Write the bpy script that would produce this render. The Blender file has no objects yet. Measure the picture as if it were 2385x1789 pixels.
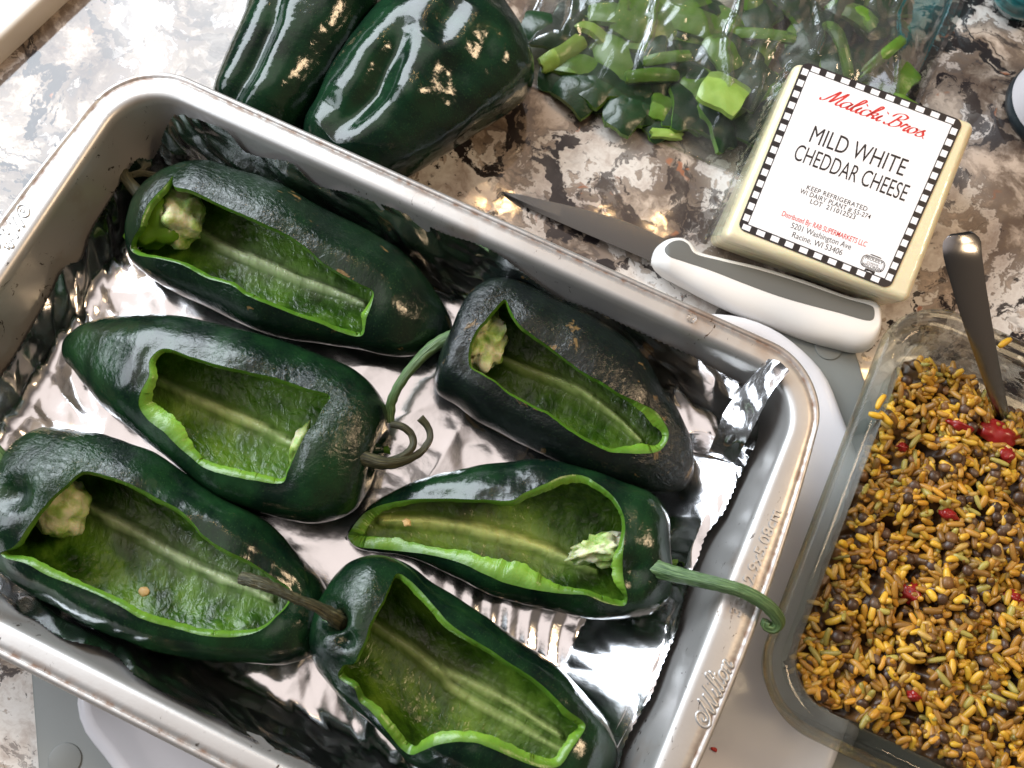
import bpy, bmesh, math, random
import numpy as np
from mathutils import Matrix, Vector, noise
random.seed(7); np.random.seed(7)
MM = 0.001
sc = bpy.context.scene
C = sc.collection

# ------------------------------------------------------------------ camera
IW, IH = 2385.0, 1789.0
EUL = (0.286, -0.050, 0.438); CAM = np.array([82.936, -60.025, 462.02]); FPX = 2376.479
def rot(e):
    a, b, c = e
    Rx = np.array([[1,0,0],[0,math.cos(a),-math.sin(a)],[0,math.sin(a),math.cos(a)]])
    Ry = np.array([[math.cos(b),0,math.sin(b)],[0,1,0],[-math.sin(b),0,math.cos(b)]])
    Rz = np.array([[math.cos(c),-math.sin(c),0],[math.sin(c),math.cos(c),0],[0,0,1]])
    return Rz @ Ry @ Rx
RM = rot(EUL)
def at(px, py, z=0.0):                       # a point of the photograph on the level z (mm)
    d = RM @ np.array([(px-IW/2)/FPX, -(py-IH/2)/FPX, -1.0])
    return CAM + (z-CAM[2])/d[2]*d
def ats(pts, z=0.0): return np.array([at(x, y, z) for x, y in pts])
def pix(P):                                  # measure where points fall in the photograph
    q = (np.asarray(P)-CAM) @ RM
    return np.stack([IW/2+FPX*q[...,0]/-q[...,2], IH/2-FPX*q[...,1]/-q[...,2]], -1)
cd = bpy.data.cameras.new('camera'); cam = bpy.data.objects.new('camera', cd); C.objects.link(cam)
cd.sensor_width = 36; cd.lens = 36*FPX/IW; cd.clip_start = 0.01; cd.clip_end = 50
M4 = Matrix([[*RM[i], CAM[i]*MM] for i in range(3)]+[[0,0,0,1]])
cam.matrix_world = M4
cd.dof.use_dof = True; cd.dof.focus_distance = 0.455; cd.dof.aperture_fstop = 13
sc.camera = cam

# ------------------------------------------------------------------ world and lamps
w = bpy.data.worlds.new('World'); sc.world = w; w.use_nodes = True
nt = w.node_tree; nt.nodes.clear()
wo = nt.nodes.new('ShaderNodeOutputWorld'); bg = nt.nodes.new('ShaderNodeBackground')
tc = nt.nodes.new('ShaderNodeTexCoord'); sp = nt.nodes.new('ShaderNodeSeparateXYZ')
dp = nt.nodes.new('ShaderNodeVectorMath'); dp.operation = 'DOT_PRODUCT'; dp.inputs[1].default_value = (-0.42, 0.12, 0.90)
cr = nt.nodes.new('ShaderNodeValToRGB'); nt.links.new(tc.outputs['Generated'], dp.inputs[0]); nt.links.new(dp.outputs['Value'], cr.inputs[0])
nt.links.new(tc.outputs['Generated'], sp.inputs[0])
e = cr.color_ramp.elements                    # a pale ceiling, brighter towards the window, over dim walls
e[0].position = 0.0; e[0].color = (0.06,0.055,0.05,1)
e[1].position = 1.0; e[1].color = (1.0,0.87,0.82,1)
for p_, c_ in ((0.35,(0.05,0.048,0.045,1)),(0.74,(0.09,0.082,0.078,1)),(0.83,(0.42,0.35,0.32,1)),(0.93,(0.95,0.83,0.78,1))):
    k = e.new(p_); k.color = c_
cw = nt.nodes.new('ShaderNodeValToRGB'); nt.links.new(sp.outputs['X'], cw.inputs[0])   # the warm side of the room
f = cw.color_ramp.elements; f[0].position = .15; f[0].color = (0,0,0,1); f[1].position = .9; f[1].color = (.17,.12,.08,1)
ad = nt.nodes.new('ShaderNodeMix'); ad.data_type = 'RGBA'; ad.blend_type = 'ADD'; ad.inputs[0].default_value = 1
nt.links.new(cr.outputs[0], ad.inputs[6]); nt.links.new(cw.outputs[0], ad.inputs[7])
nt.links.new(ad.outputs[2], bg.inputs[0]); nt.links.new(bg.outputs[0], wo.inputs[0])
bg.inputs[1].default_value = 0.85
def area(name, loc, target, sx, sy, power, col):
    l = bpy.data.lights.new(name, 'AREA'); l.shape = 'RECTANGLE'; l.size = sx; l.size_y = sy
    l.energy = power; l.color = col
    o = bpy.data.objects.new(name, l); C.objects.link(o)
    o.location = loc
    o.rotation_euler = (Vector(target)-Vector(loc)).to_track_quat('-Z', 'Y').to_euler()
    return o
area('window_light', (-0.74, 0.44, 0.66), (-0.05,0.05,0), 0.80, 0.62, 14.5, (0.84,0.92,1.0))
area('side_fill_light', (-0.72, -0.22, 0.55), (-0.05,-0.05,0), 0.50, 0.45, 3.6, (0.84,0.91,1.0))  # added fill lamp to whiten the near left, no second window known
area('ceiling_lamp', (0.95, 0.55, 1.25), (0.12,0.12,0), 0.30, 0.30, 7.5, (1.0,0.72,0.45))
def bulb(x, y, z, pw, r=0.012):
    l = bpy.data.lights.new('light_bulb', 'POINT'); l.energy = pw; l.color = (1.0,0.62,0.28); l.shadow_soft_size = r
    o = bpy.data.objects.new('light_bulb', l); C.objects.link(o); o.location = (x, y, z)
def bulb_reflected(px, py, dist, pw, r=0.012):   # lamp whose glint on the counter falls there
    P = at(px, py, -18); d = P-CAM; d[2] = -d[2]; d /= np.linalg.norm(d)
    Q = (P+d*dist)*MM; bulb(*Q, pw, r)
for px, py in ((1063,455),(1122,470),(1180,478),(1412,500),(1530,520),(2012,868)):
    bulb_reflected(px, py, 1500, 0.45, 0.0075)
sc.view_settings.view_transform = 'Standard'; sc.view_settings.look = 'None'
sc.view_settings.exposure = 0.30; sc.view_settings.gamma = 1
sc.cycles.max_bounces = 10; sc.cycles.transparent_max_bounces = 16

# ------------------------------------------------------------------ material helpers
class NT:
    def __init__(s, name):
        s.m = bpy.data.materials.new(name); s.m.use_nodes = True; s.t = s.m.node_tree
        s.t.nodes.clear(); s.out = s.n('ShaderNodeOutputMaterial'); s.b = s.n('ShaderNodeBsdfPrincipled')
        s.l(s.b.outputs[0], s.out.inputs[0])
    def n(s, t, **k):
        o = s.t.nodes.new(t)
        for a, v in k.items(): setattr(o, a, v)
        return o
    def l(s, a, b): s.t.links.new(a, b)
    def tex(s, kind='ShaderNodeTexNoise', scale=50, vec=None, **k):
        t = s.n(kind); t.inputs['Scale'].default_value = scale
        for a, v in k.items():
            if a in t.inputs: t.inputs[a].default_value = v
        if vec is None: vec = s.obj()
        s.l(vec, t.inputs['Vector']); return t
    def obj(s):
        if not hasattr(s, '_o'): s._o = s.n('ShaderNodeTexCoord').outputs['Object']
        return s._o
    def attr(s, name):
        a = s.n('ShaderNodeAttribute'); a.attribute_name = name; return a
    def ramp(s, fac, stops, interp='LINEAR'):
        r = s.n('ShaderNodeValToRGB'); r.color_ramp.interpolation = interp
        el = r.color_ramp.elements
        while len(el) > 1: el.remove(el[0])
        el[0].position = stops[0][0]; el[0].color = (*stops[0][1], 1)
        for p, c in stops[1:]:
            q = el.new(p); q.color = (*c, 1)
        s.l(fac, r.inputs[0]); return r.outputs[0]
    def mix(s, fac, a, b):
        m = s.n('ShaderNodeMix', data_type='RGBA')
        if hasattr(fac, 'links'): s.l(fac, m.inputs[0])
        else: m.inputs[0].default_value = fac
        for i, v in ((6, a), (7, b)):
            if hasattr(v, 'links'): s.l(v, m.inputs[i])
            else: m.inputs[i].default_value = (*v, 1)
        return m.outputs[2]
    def math(s, op, a, b=0.0):
        m = s.n('ShaderNodeMath', operation=op)
        for i, v in ((0, a), (1, b)):
            if hasattr(v, 'links'): s.l(v, m.inputs[i])
            else: m.inputs[i].default_value = v
        return m.outputs[0]
    def scale(s, vec, v):
        m = s.n('ShaderNodeVectorMath', operation='MULTIPLY'); s.l(vec, m.inputs[0]); m.inputs[1].default_value = v
        return m.outputs[0]
    def bump(s, h, dist=0.0005, strength=1.0, prev=None):
        b = s.n('ShaderNodeBump'); b.inputs['Distance'].default_value = dist; b.inputs['Strength'].default_value = strength
        s.l(h, b.inputs['Height'])
        if prev is not None: s.l(prev, b.inputs['Normal'])
        s.l(b.outputs[0], s.b.inputs['Normal']); return b.outputs[0]
    def set(s, **k):
        for a, v in k.items():
            i = s.b.inputs[a.replace('_', ' ')]
            if hasattr(v, 'links'): s.l(v, i)
            elif isinstance(v, tuple) and len(v) == 3 and i.type == 'RGBA': i.default_value = (*v, 1)
            else: i.default_value = v
        return s
def simple(name, col, rough=0.4, **k):
    n = NT(name); n.set(Base_Color=col, Roughness=rough, **k); return n.m

# granite counter
g = NT('granite'); o_ = g.obj()
wn = g.tex(scale=9, Detail=6, Roughness=.6)
wv = g.n('ShaderNodeVectorMath', operation='SCALE'); g.l(wn.outputs['Color'], wv.inputs[0]); wv.inputs['Scale'].default_value = .075
va = g.n('ShaderNodeVectorMath', operation='ADD'); g.l(o_, va.inputs[0]); g.l(wv.outputs[0], va.inputs[1])
n1 = g.tex(scale=20, vec=va.outputs[0], Detail=11, Roughness=.66)
n2 = g.tex(scale=40, vec=va.outputs[0], Detail=10, Roughness=.68)
n3 = g.tex('ShaderNodeTexVoronoi', scale=60, vec=va.outputs[0])
n4 = g.tex(scale=7, vec=va.outputs[0], Detail=3)
base = g.ramp(n2.outputs[0], [(.32,(.33,.27,.23)),(.42,(.52,.46,.41)),(.50,(.66,.62,.57)),(.6,(.74,.71,.67))])
f1 = g.ramp(n1.outputs[0], [(.486,(0,0,0)),(.500,(.85,.85,.85)),(.55,(1,1,1))])
brown = g.ramp(n2.outputs[0], [(.36,(.02,.015,.012)),(.44,(.11,.075,.055)),(.52,(.19,.145,.11)),(.64,(.52,.43,.35))])
c1 = g.mix(f1, base, brown)
n5 = g.tex(scale=30, vec=va.outputs[0], Detail=11, Roughness=.68, Distortion=1.0)
f2 = g.ramp(n5.outputs[0], [(.530,(0,0,0)),(.544,(1,1,1)),(.7,(1,1,1))])
f2b = g.math('MULTIPLY', f2, g.ramp(n4.outputs[0], [(.38,(.5,)*3),(.52,(1,1,1))]))
c2_ = g.mix(f2b, c1, (.025,.02,.02))
n6 = g.tex(scale=12, vec=g.scale(va.outputs[0], (1,2.6,1)), Detail=5)
vein = g.ramp(n6.outputs[0], [(.480,(0,0,0)),(.496,(1,1,1)),(.504,(1,1,1)),(.520,(0,0,0))])
c3_ = g.mix(g.math('MULTIPLY', vein, g.ramp(n4.outputs[0], [(.50,(0,0,0)),(.58,(.8,.8,.8))])), c2_, (.03,.025,.025))
n7 = g.tex(scale=90, vec=va.outputs[0], Detail=2)
rst = g.ramp(n7.outputs[0], [(.70,(0,0,0)),(.74,(.7,.7,.7))])
c4_ = g.mix(rst, c3_, (.35,.13,.06))
n8 = g.tex(scale=210, vec=va.outputs[0], Detail=3)
spk = g.math('MULTIPLY', g.ramp(n8.outputs[0], [(.64,(0,0,0)),(.67,(.85,)*3)]), g.ramp(n4.outputs[0], [(.42,(.1,)*3),(.6,(1,)*3)]))
c4_ = g.mix(spk, c4_, (.05,.045,.045))
g.set(Base_Color=c4_, Roughness=.06, Specular_IOR_Level=.55)
g.bump(g.tex(scale=70, Detail=2).outputs[0], dist=.0004, strength=.25)
M_GRAN = g.m

def metal_pan():
    n = NT('pan_metal')
    s1 = n.tex(scale=900, Detail=2); s2 = n.tex(scale=25, Detail=4)
    col = n.mix(s2.outputs[0], (.50,.495,.48), (.58,.57,.55))
    # scratches and baked-on specks
    sc1 = n.tex(scale=230, vec=n.scale(n.obj(), (1,.45,.6)), Detail=5, Roughness=.7, Distortion=1.6)
    m1 = n.ramp(sc1.outputs[0], [(.635,(0,0,0)),(.655,(1,1,1))])
    area_ = n.tex(scale=18, Detail=3)
    m2 = n.math('MULTIPLY', m1, n.ramp(area_.outputs[0], [(.46,(0,0,0)),(.54,(1,1,1))]))
    col = n.mix(m2, col, (.05,.035,.025))
    brn = n.tex(scale=30, Detail=5); col = n.mix(n.ramp(brn.outputs[0], [(.60,(0,0,0)),(.75,(.55,)*3)]), col, (.30,.19,.11))
    a = n.attr('rust')
    rn = n.tex(scale=220, Detail=5)
    rf = n.math('MULTIPLY', a.outputs['Fac'], n.ramp(rn.outputs[0], [(.42,(.1,.1,.1)),(.62,(.9,.9,.9))]))
    col = n.mix(rf, col, (.20,.10,.05))
    met = n.math('SUBTRACT', 0.72, n.math('MULTIPLY', rf, .6))
    n.set(Base_Color=col, Metallic=met, Roughness=n.ramp(s2.outputs[0], [(.3,(.38,)*3),(.7,(.48,)*3)]))
    n.bump(s1.outputs[0], dist=.00006, strength=.5)
    return n.m
M_PAN = metal_pan()

n = NT('foil')
f1_ = n.tex(scale=60, Detail=3); f2_ = n.tex(scale=260, Detail=3, Roughness=.6)
n.set(Base_Color=(.90,.90,.91), Metallic=1.0, Roughness=.16)
b1 = n.bump(f1_.outputs[0], dist=.0010, strength=.30)
n.bump(f2_.outputs[0], dist=.0002, strength=.22, prev=b1)
M_FOIL = n.m

def skin(name, dark, mid, scar=0.0, wr=1.0, blister=0.5, rough=.145):
    n = NT(name); pc = n.attr('pc').outputs['Vector']
    a = n.tex(scale=.06, vec=pc, Detail=4, Roughness=.6)
    col = n.mix(n.ramp(a.outputs[0], [(.38,(0,0,0)),(.68,(1,1,1))]), dark, mid)
    sp_ = n.tex(scale=1.6, vec=pc, Detail=2)
    col = n.mix(n.math('MULTIPLY', n.ramp(sp_.outputs[0], [(.60,(0,0,0)),(.72,(1,1,1))]), .22), col, (.05,.11,.03))
    if scar > 0:
        s1 = n.tex(scale=.085, vec=n.scale(pc, (.6,1.5,1)), Detail=7, Roughness=.66, Distortion=.6)
        f = n.ramp(s1.outputs[0], [(.66-scar*.10,(0,0,0)),(.69-scar*.10,(1,1,1))])
        col = n.mix(f, col, (.15,.095,.035))
    wb = n.attr('wz').outputs['Fac']
    w1 = n.tex(scale=.75, vec=n.scale(pc, (.5,1.15,1)), Detail=4, Roughness=.6, Distortion=1.1)
    w2 = n.tex(scale=.16, vec=pc, Detail=2)
    w3 = n.tex('ShaderNodeTexVoronoi', scale=.5, vec=pc)
    n.set(Base_Color=col, Roughness=rough, Specular_IOR_Level=.5, Coat_Weight=.0, Coat_Roughness=.08)
    p1 = n.bump(w2.outputs[0], dist=.0010, strength=.4)
    bb = n.n('ShaderNodeBump'); bb.inputs['Distance'].default_value = .0010*wr; n.l(w1.outputs[0], bb.inputs['Height'])
    n.l(wb, bb.inputs['Strength']); n.l(p1, bb.inputs['Normal']); n.l(bb.outputs[0], n.b.inputs['Normal'])
    n.l(bb.outputs[0], n.b.inputs['Coat Normal'])
    return n.m
S_GREEN = skin('pepper_skin', (.0025,.010,.006), (.009,.038,.012))
S_DARK = skin('pepper_skin_dark', (.003,.006,.006), (.006,.013,.009), scar=.62, wr=1.3, rough=.24)
S_MID = skin('pepper_skin_scarred', (.003,.010,.006), (.007,.024,.010), scar=.22)
S_WET = skin('pepper_skin_wet', (.003,.011,.007), (.008,.034,.014), scar=0, wr=.7, rough=.10)

def flesh(name, a, b, c, vein=(.42,.46,.16)):
    n = NT(name); pc = n.attr('pc').outputs['Vector']; z = n.attr('zone').outputs['Color']
    s = n.n('ShaderNodeSeparateColor'); n.l(z, s.inputs[0])
    t = n.tex(scale=.10, vec=n.scale(pc, (.6,1,1)), Detail=5, Roughness=.6)
    col = n.ramp(t.outputs[0], [(.34,a),(.47,b),(.62,c)])
    st = n.tex(scale=.5, vec=n.scale(pc, (.25,1.6,1)), Detail=4)
    col = n.mix(n.math('MULTIPLY', st.outputs[0], .30), col, (.012,.035,.003))
    fv = n.math('MULTIPLY', s.outputs['Green'], n.ramp(n.tex(scale=.35, vec=n.scale(pc, (.4,1.5,1)), Detail=4).outputs[0], [(.25,(.55,)*3),(.5,(1,)*3)]))
    col = n.mix(fv, col, vein)
    rim = n.mix(n.tex(scale=.4, vec=pc, Detail=3).outputs[0], (.05,.15,.012), (.10,.25,.02))
    col = n.mix(s.outputs['Red'], col, rim)
    col = n.mix(s.outputs['Blue'], col, n.mix(n.tex(scale=.3, vec=pc, Detail=4).outputs[0], (.15,.34,.02), (.27,.46,.06)))
    n.set(Base_Color=col, Roughness=.28, Subsurface_Weight=.12, Subsurface_Scale=.003, Specular_IOR_Level=.45)
    n.b.inputs['Subsurface Radius'].default_value = (.5,1,.2)
    w1 = n.tex(scale=.42, vec=n.scale(pc, (.7,1,1)), Detail=3, Distortion=.6)
    w2 = n.tex('ShaderNodeTexVoronoi', scale=.42, vec=n.scale(pc, (.7,1.2,1)))
    w1s = n.math('SUBTRACT', 1.0, n.math('MULTIPLY', s.outputs['Red'], .9)); p = n.bump(n.math('MULTIPLY', w1.outputs[0], w1s), dist=.0011, strength=.7)
    n.bump(n.math('MULTIPLY', w2.outputs['Distance'], w1s), dist=.0005, strength=.5, prev=p)
    return n.m
F_BRIGHT = flesh('flesh_bright', (.04,.13,.008), (.11,.27,.016), (.22,.42,.05), vein=(.64,.78,.34))
F_DARK = flesh('flesh_dark', (.012,.042,.003), (.045,.135,.008), (.14,.30,.03), vein=(.66,.78,.42))
F_OLIVE = flesh('flesh_olive', (.015,.048,.003), (.055,.145,.008), (.16,.31,.03), vein=(.66,.78,.28))

n = NT('stem_green'); t = n.tex(scale=120, Detail=4)
st = n.tex(scale=1.0, vec=n.scale(n.attr('pc').outputs['Vector'], (.15,2.2,1)), Detail=3)
n.set(Base_Color=n.ramp(st.outputs[0], [(.3,(.03,.07,.02)),(.5,(.08,.15,.05)),(.7,(.16,.25,.10))]), Roughness=.45)
n.bump(st.outputs[0], dist=.0008, strength=.8); M_STEM = n.m
n = NT('stem_brown')
st = n.tex(scale=1.0, vec=n.scale(n.attr('pc').outputs['Vector'], (.15,2.2,1)), Detail=3)
n.set(Base_Color=n.ramp(st.outputs[0], [(.3,(.015,.015,.006)),(.5,(.042,.043,.018)),(.7,(.11,.10,.045))]), Roughness=.55)
n.bump(st.outputs[0], dist=.0008, strength=.9); M_STEMB = n.m
n = NT('seed_core'); t = n.tex(scale=130, Detail=4); t2 = n.tex(scale=500, Detail=3)
n.set(Base_Color=n.ramp(t.outputs[0], [(.33,(.22,.40,.06)),(.45,(.44,.60,.18)),(.56,(.68,.72,.42)),(.7,(.80,.80,.60))]), Roughness=.4,
      Subsurface_Weight=.2, Subsurface_Scale=.003)
n.bump(t2.outputs[0], dist=.0006, strength=.6); M_CORE = n.m
M_SEED = simple('seed', (.72,.50,.22), .4)

# ------------------------------------------------------------------ object helpers
def mesh(name, V, F, mats, parent=None, smooth=True, attrs=None, fm=None, off=(0,0,0), sharp=None):
    me = bpy.data.meshes.new(name)
    V = (np.asarray(V, float)-np.asarray(off))*MM
    me.from_pydata(V.tolist(), [], F if isinstance(F, list) else F.tolist())
    if not isinstance(mats, (list, tuple)): mats = [mats]
    for m in mats: me.materials.append(m)
    if fm is not None: me.polygons.foreach_set('material_index', np.asarray(fm, np.int32))
    me.polygons.foreach_set('use_smooth', [smooth]*len(me.polygons))
    if attrs:
        for k, v in attrs.items():
            v = np.asarray(v, float)
            if v.ndim == 1:
                a = me.attributes.new(k, 'FLOAT', 'POINT'); a.data.foreach_set('value', v)
            elif v.shape[1] == 4:
                a = me.attributes.new(k, 'FLOAT_COLOR', 'POINT'); a.data.foreach_set('color', v.ravel())
            else:
                a = me.attributes.new(k, 'FLOAT_VECTOR', 'POINT'); a.data.foreach_set('vector', v.ravel())
    me.update()
    if sharp: me.set_sharp_from_angle(angle=math.radians(sharp))
    o = bpy.data.objects.new(name, me); C.objects.link(o)
    if parent is not None: o.parent = parent
    return o
def empty(name, loc_mm, label, cat, group=None):
    o = bpy.data.objects.new(name, None); C.objects.link(o); o.location = [c*MM for c in loc_mm]
    o.empty_display_size = .01; return tag(o, label, cat, group)
def tag(o, label, cat, group=None):
    o['label'] = label; o['category'] = cat
    if group: o['group'] = group
    return o
def struct(o): o['kind'] = 'structure'; return o
def catmull(P, n, closed=False):
    P = np.asarray(P, float)
    Q = np.vstack([P[-1], P, P[0], P[1]]) if closed else np.vstack([2*P[0]-P[1], P, 2*P[-1]-P[-2]])
    out = []
    segs = len(P) if closed else len(P)-1
    for i in range(segs):
        p0, p1, p2, p3 = Q[i], Q[i+1], Q[i+2], Q[i+3]
        t0 = 0; d = lambda a, b: max(np.linalg.norm(b-a)**.5, 1e-6)
        t1 = t0+d(p0,p1); t2 = t1+d(p1,p2); t3 = t2+d(p2,p3)
        for k in range(16):
            t = t1+(t2-t1)*k/16
            A1 = (t1-t)/(t1-t0)*p0+(t-t0)/(t1-t0)*p1; A2 = (t2-t)/(t2-t1)*p1+(t-t1)/(t2-t1)*p2; A3 = (t3-t)/(t3-t2)*p2+(t-t2)/(t3-t2)*p3
            B1 = (t2-t)/(t2-t0)*A1+(t-t0)/(t2-t0)*A2; B2 = (t3-t)/(t3-t1)*A2+(t-t1)/(t3-t1)*A3
            out.append((t2-t)/(t2-t1)*B1+(t-t1)/(t2-t1)*B2)
    out.append(P[0] if closed else P[-1]); out = np.array(out)
    s = np.r_[0, np.cumsum(np.linalg.norm(np.diff(out, axis=0), axis=1))]
    u = np.linspace(0, s[-1], n+1)[:-1] if closed else np.linspace(0, s[-1], n)
    return np.stack([np.interp(u, s, out[:,k]) for k in range(out.shape[1])], 1)
def gridfaces(nu, nv, closed_v=True, flip=False, off=0):
    i = np.arange(nu-1)[:,None]; j = np.arange(nv if closed_v else nv-1)[None,:]; j2 = (j+1) % nv
    a = i*nv+j; b = i*nv+j2; c = (i+1)*nv+j2; d = (i+1)*nv+j
    F = np.stack([a+0*b, b+0*a, c, d], -1).reshape(-1, 4)+off
    return F[:, ::-1] if flip else F
def tube(name, path, radii, mat, parent=None, off=(0,0,0), nv=14, lump=0.0, ribs=0, n=None, smooth=True, seed=0):
    n = n or len(path)*8
    P = catmull(path, n); R = np.interp(np.linspace(0,1,n), np.linspace(0,1,len(radii)), radii)
    T = np.gradient(P, axis=0); T /= np.linalg.norm(T, axis=1)[:,None]
    up = np.array([0,0,1.]) if abs(T[0,2]) < .9 else np.array([1.,0,0])
    V = []; pc = []; s = 0
    Np = np.cross(T[0], up); Np /= np.linalg.norm(Np)
    for i in range(n):
        Np = Np-T[i]*np.dot(Np, T[i]); Np /= np.linalg.norm(Np); B = np.cross(T[i], Np)
        if i: s += np.linalg.norm(P[i]-P[i-1])
        for j in range(nv):
            a = 2*math.pi*j/nv; r = R[i]
            if ribs: r *= 1+.10*math.cos(ribs*a)
            if lump: r *= 1+lump*noise.noise((i*.35+seed, j*.8 if j < nv/2 else (nv-j)*.8, seed))
            V.append(P[i]+r*(math.cos(a)*Np+math.sin(a)*B)); pc.append((s, a*r*1.0 if False else math.cos(a)*3, math.sin(a)*3))
    F = gridfaces(n, nv).tolist()
    for k, rowi in ((0, 0), (1, n-1)):
        V.append(P[rowi]); pc.append((0,0,0)); ci = len(V)-1
        for j in range(nv):
            q = [rowi*nv+j, rowi*nv+(j+1) % nv, ci]; F.append(q if k else q[::-1])
    o = mesh(name, V, F, mat, parent, smooth, {'pc': pc}, off=off)
    return o
def blob(name, c, r, mat, parent=None, off=(0,0,0), sub=3, lump=.2, fr=1.5, rotz=0, seed=0, spike=0.0):
    bm = bmesh.new(); bmesh.ops.create_icosphere(bm, subdivisions=sub, radius=1)
    V = np.array([v.co[:] for v in bm.verts]); F = [[v.index for v in f.verts] for f in bm.faces]; bm.free()
    for i in range(len(V)):
        v = V[i]; k = 1+lump*noise.fractal(Vector(v*fr)+Vector((seed*3.1,seed,0)), 1, 2, 3)
        k += spike*max(0, noise.noise(Vector(v*3.3)+Vector((seed,9,seed))))
        V[i] = v*k
    V = V*np.array(r); cz, sz = math.cos(rotz), math.sin(rotz)
    V = V @ np.array([[cz,sz,0],[-sz,cz,0],[0,0,1]]) + np.array(c)
    return mesh(name, V, F, mat, parent, off=off)
def poly_sdf(Q, poly):                       # negative inside
    Q = np.asarray(Q, float); a = np.asarray(poly, float); b = np.roll(a, -1, 0)
    d2 = np.full(len(Q), 1e18); ins = np.zeros(len(Q), bool)
    for p, q in zip(a, b):
        e = q-p; wq = Q-p; L = max(e@e, 1e-9)
        t = np.clip((wq@e)/L, 0, 1); r = wq-t[:,None]*e; d2 = np.minimum(d2, (r*r).sum(1))
        c = (p[1] > Q[:,1]) != (q[1] > Q[:,1])
        if abs(e[1]) > 1e-12:
            ins ^= c & (Q[:,0] < e[0]*(Q[:,1]-p[1])/e[1]+p[0])
    return np.where(ins, -1, 1)*np.sqrt(d2)
def line_dist(Q, L):
    L = np.asarray(L, float); d = np.full(len(Q), 1e9); tt = np.zeros(len(Q)); n = len(L)-1
    for i in range(n):
        p, q = L[i], L[i+1]; e = q-p; w_ = Q-p; t = np.clip((w_@e)/max(e@e,1e-9), 0, 1)
        r = np.sqrt(((w_-t[:,None]*e)**2).sum(1)); m = r < d; d[m] = r[m]; tt[m] = ((i+t)/n)[m]
    return d, tt
def cut(F, s):
    """split quads on s=0; returns kept triangles (on an extended vertex list), the new-vertex recipe and boundary edges"""
    T = np.vstack([F[:, [0,1,2]], F[:, [0,2,3]]]) if F.shape[1] == 4 else F
    pos = s[T] > 0; cnt = pos.sum(1); keep = T[cnt == 3].tolist(); new = {}; rec = []; bd = []; N = len(s)
    def mid(a, b):
        k = (min(a,b), max(a,b))
        if k not in new:
            t = s[k[0]]/(s[k[0]]-s[k[1]]); new[k] = N+len(rec); rec.append((k[0], k[1], t))
        return new[k]
    for tri, ps, c in zip(T[(cnt > 0)&(cnt < 3)], pos[(cnt > 0)&(cnt < 3)], cnt[(cnt > 0)&(cnt < 3)]):
        i = int(np.argmax(ps)) if c == 1 else int(np.argmin(ps))
        a, b, d = int(tri[i]), int(tri[(i+1) % 3]), int(tri[(i+2) % 3])
        ab, ad = mid(a, b), mid(a, d)
        if c == 1: keep.append([a, ab, ad]); bd.append((ab, ad))
        else: keep.append([ab, b, d]); keep.append([ab, d, ad]); bd.append((ad, ab))
    return keep, rec, bd
def extend(A, rec):
    if not rec: return A
    r = np.array(rec); a = r[:,0].astype(int); b = r[:,1].astype(int); t = r[:,2]
    t = t if A.ndim == 1 else t[:,None]
    return np.concatenate([A, A[a]*(1-t)+A[b]*t])
def compact(V, F, at_):
    F = np.asarray(F); u, inv = np.unique(F, return_inverse=True)
    return V[u], inv.reshape(F.shape), {k: v[u] for k, v in at_.items()}
def nrm(P):                                  # grid normals (nu, nv, 3), closed in v
    du = np.gradient(P, axis=0); dv = np.roll(P, -1, 1)-np.roll(P, 1, 1)
    N = np.cross(du, dv); L = np.linalg.norm(N, axis=2, keepdims=True); return N/np.maximum(L, 1e-9)
def fbm(P, sc_, seed=0, octv=3):
    return np.array([noise.fractal(Vector(p*sc_)+Vector((seed*7.3, seed*1.7, seed)), 1, 2, octv) for p in P])
def cr(ox, oy, k, pts): return [(ox+k*x, oy+k*y) for x, y in pts]

n = NT('cut_edge'); t = n.tex(scale=260, Detail=4); t2 = n.tex(scale=900, Detail=2); t3 = n.tex(scale=70, Detail=3)
pf = n.math('MULTIPLY', n.attr('pale').outputs['Fac'], n.ramp(t3.outputs[0], [(.3,(.55,)*3),(.65,(1,)*3)]))
n.set(Base_Color=n.mix(pf, n.mix(t.outputs[0], (.030,.095,.008), (.07,.18,.013)), n.mix(t.outputs[0], (.12,.28,.018), (.24,.42,.05))), Roughness=.30, Subsurface_Weight=.15, Subsurface_Scale=.002)
p = n.bump(t.outputs[0], dist=.0006, strength=.5); n.bump(t2.outputs[0], dist=.0002, strength=.5, prev=p); M_CUTEDGE = n.m
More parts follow.
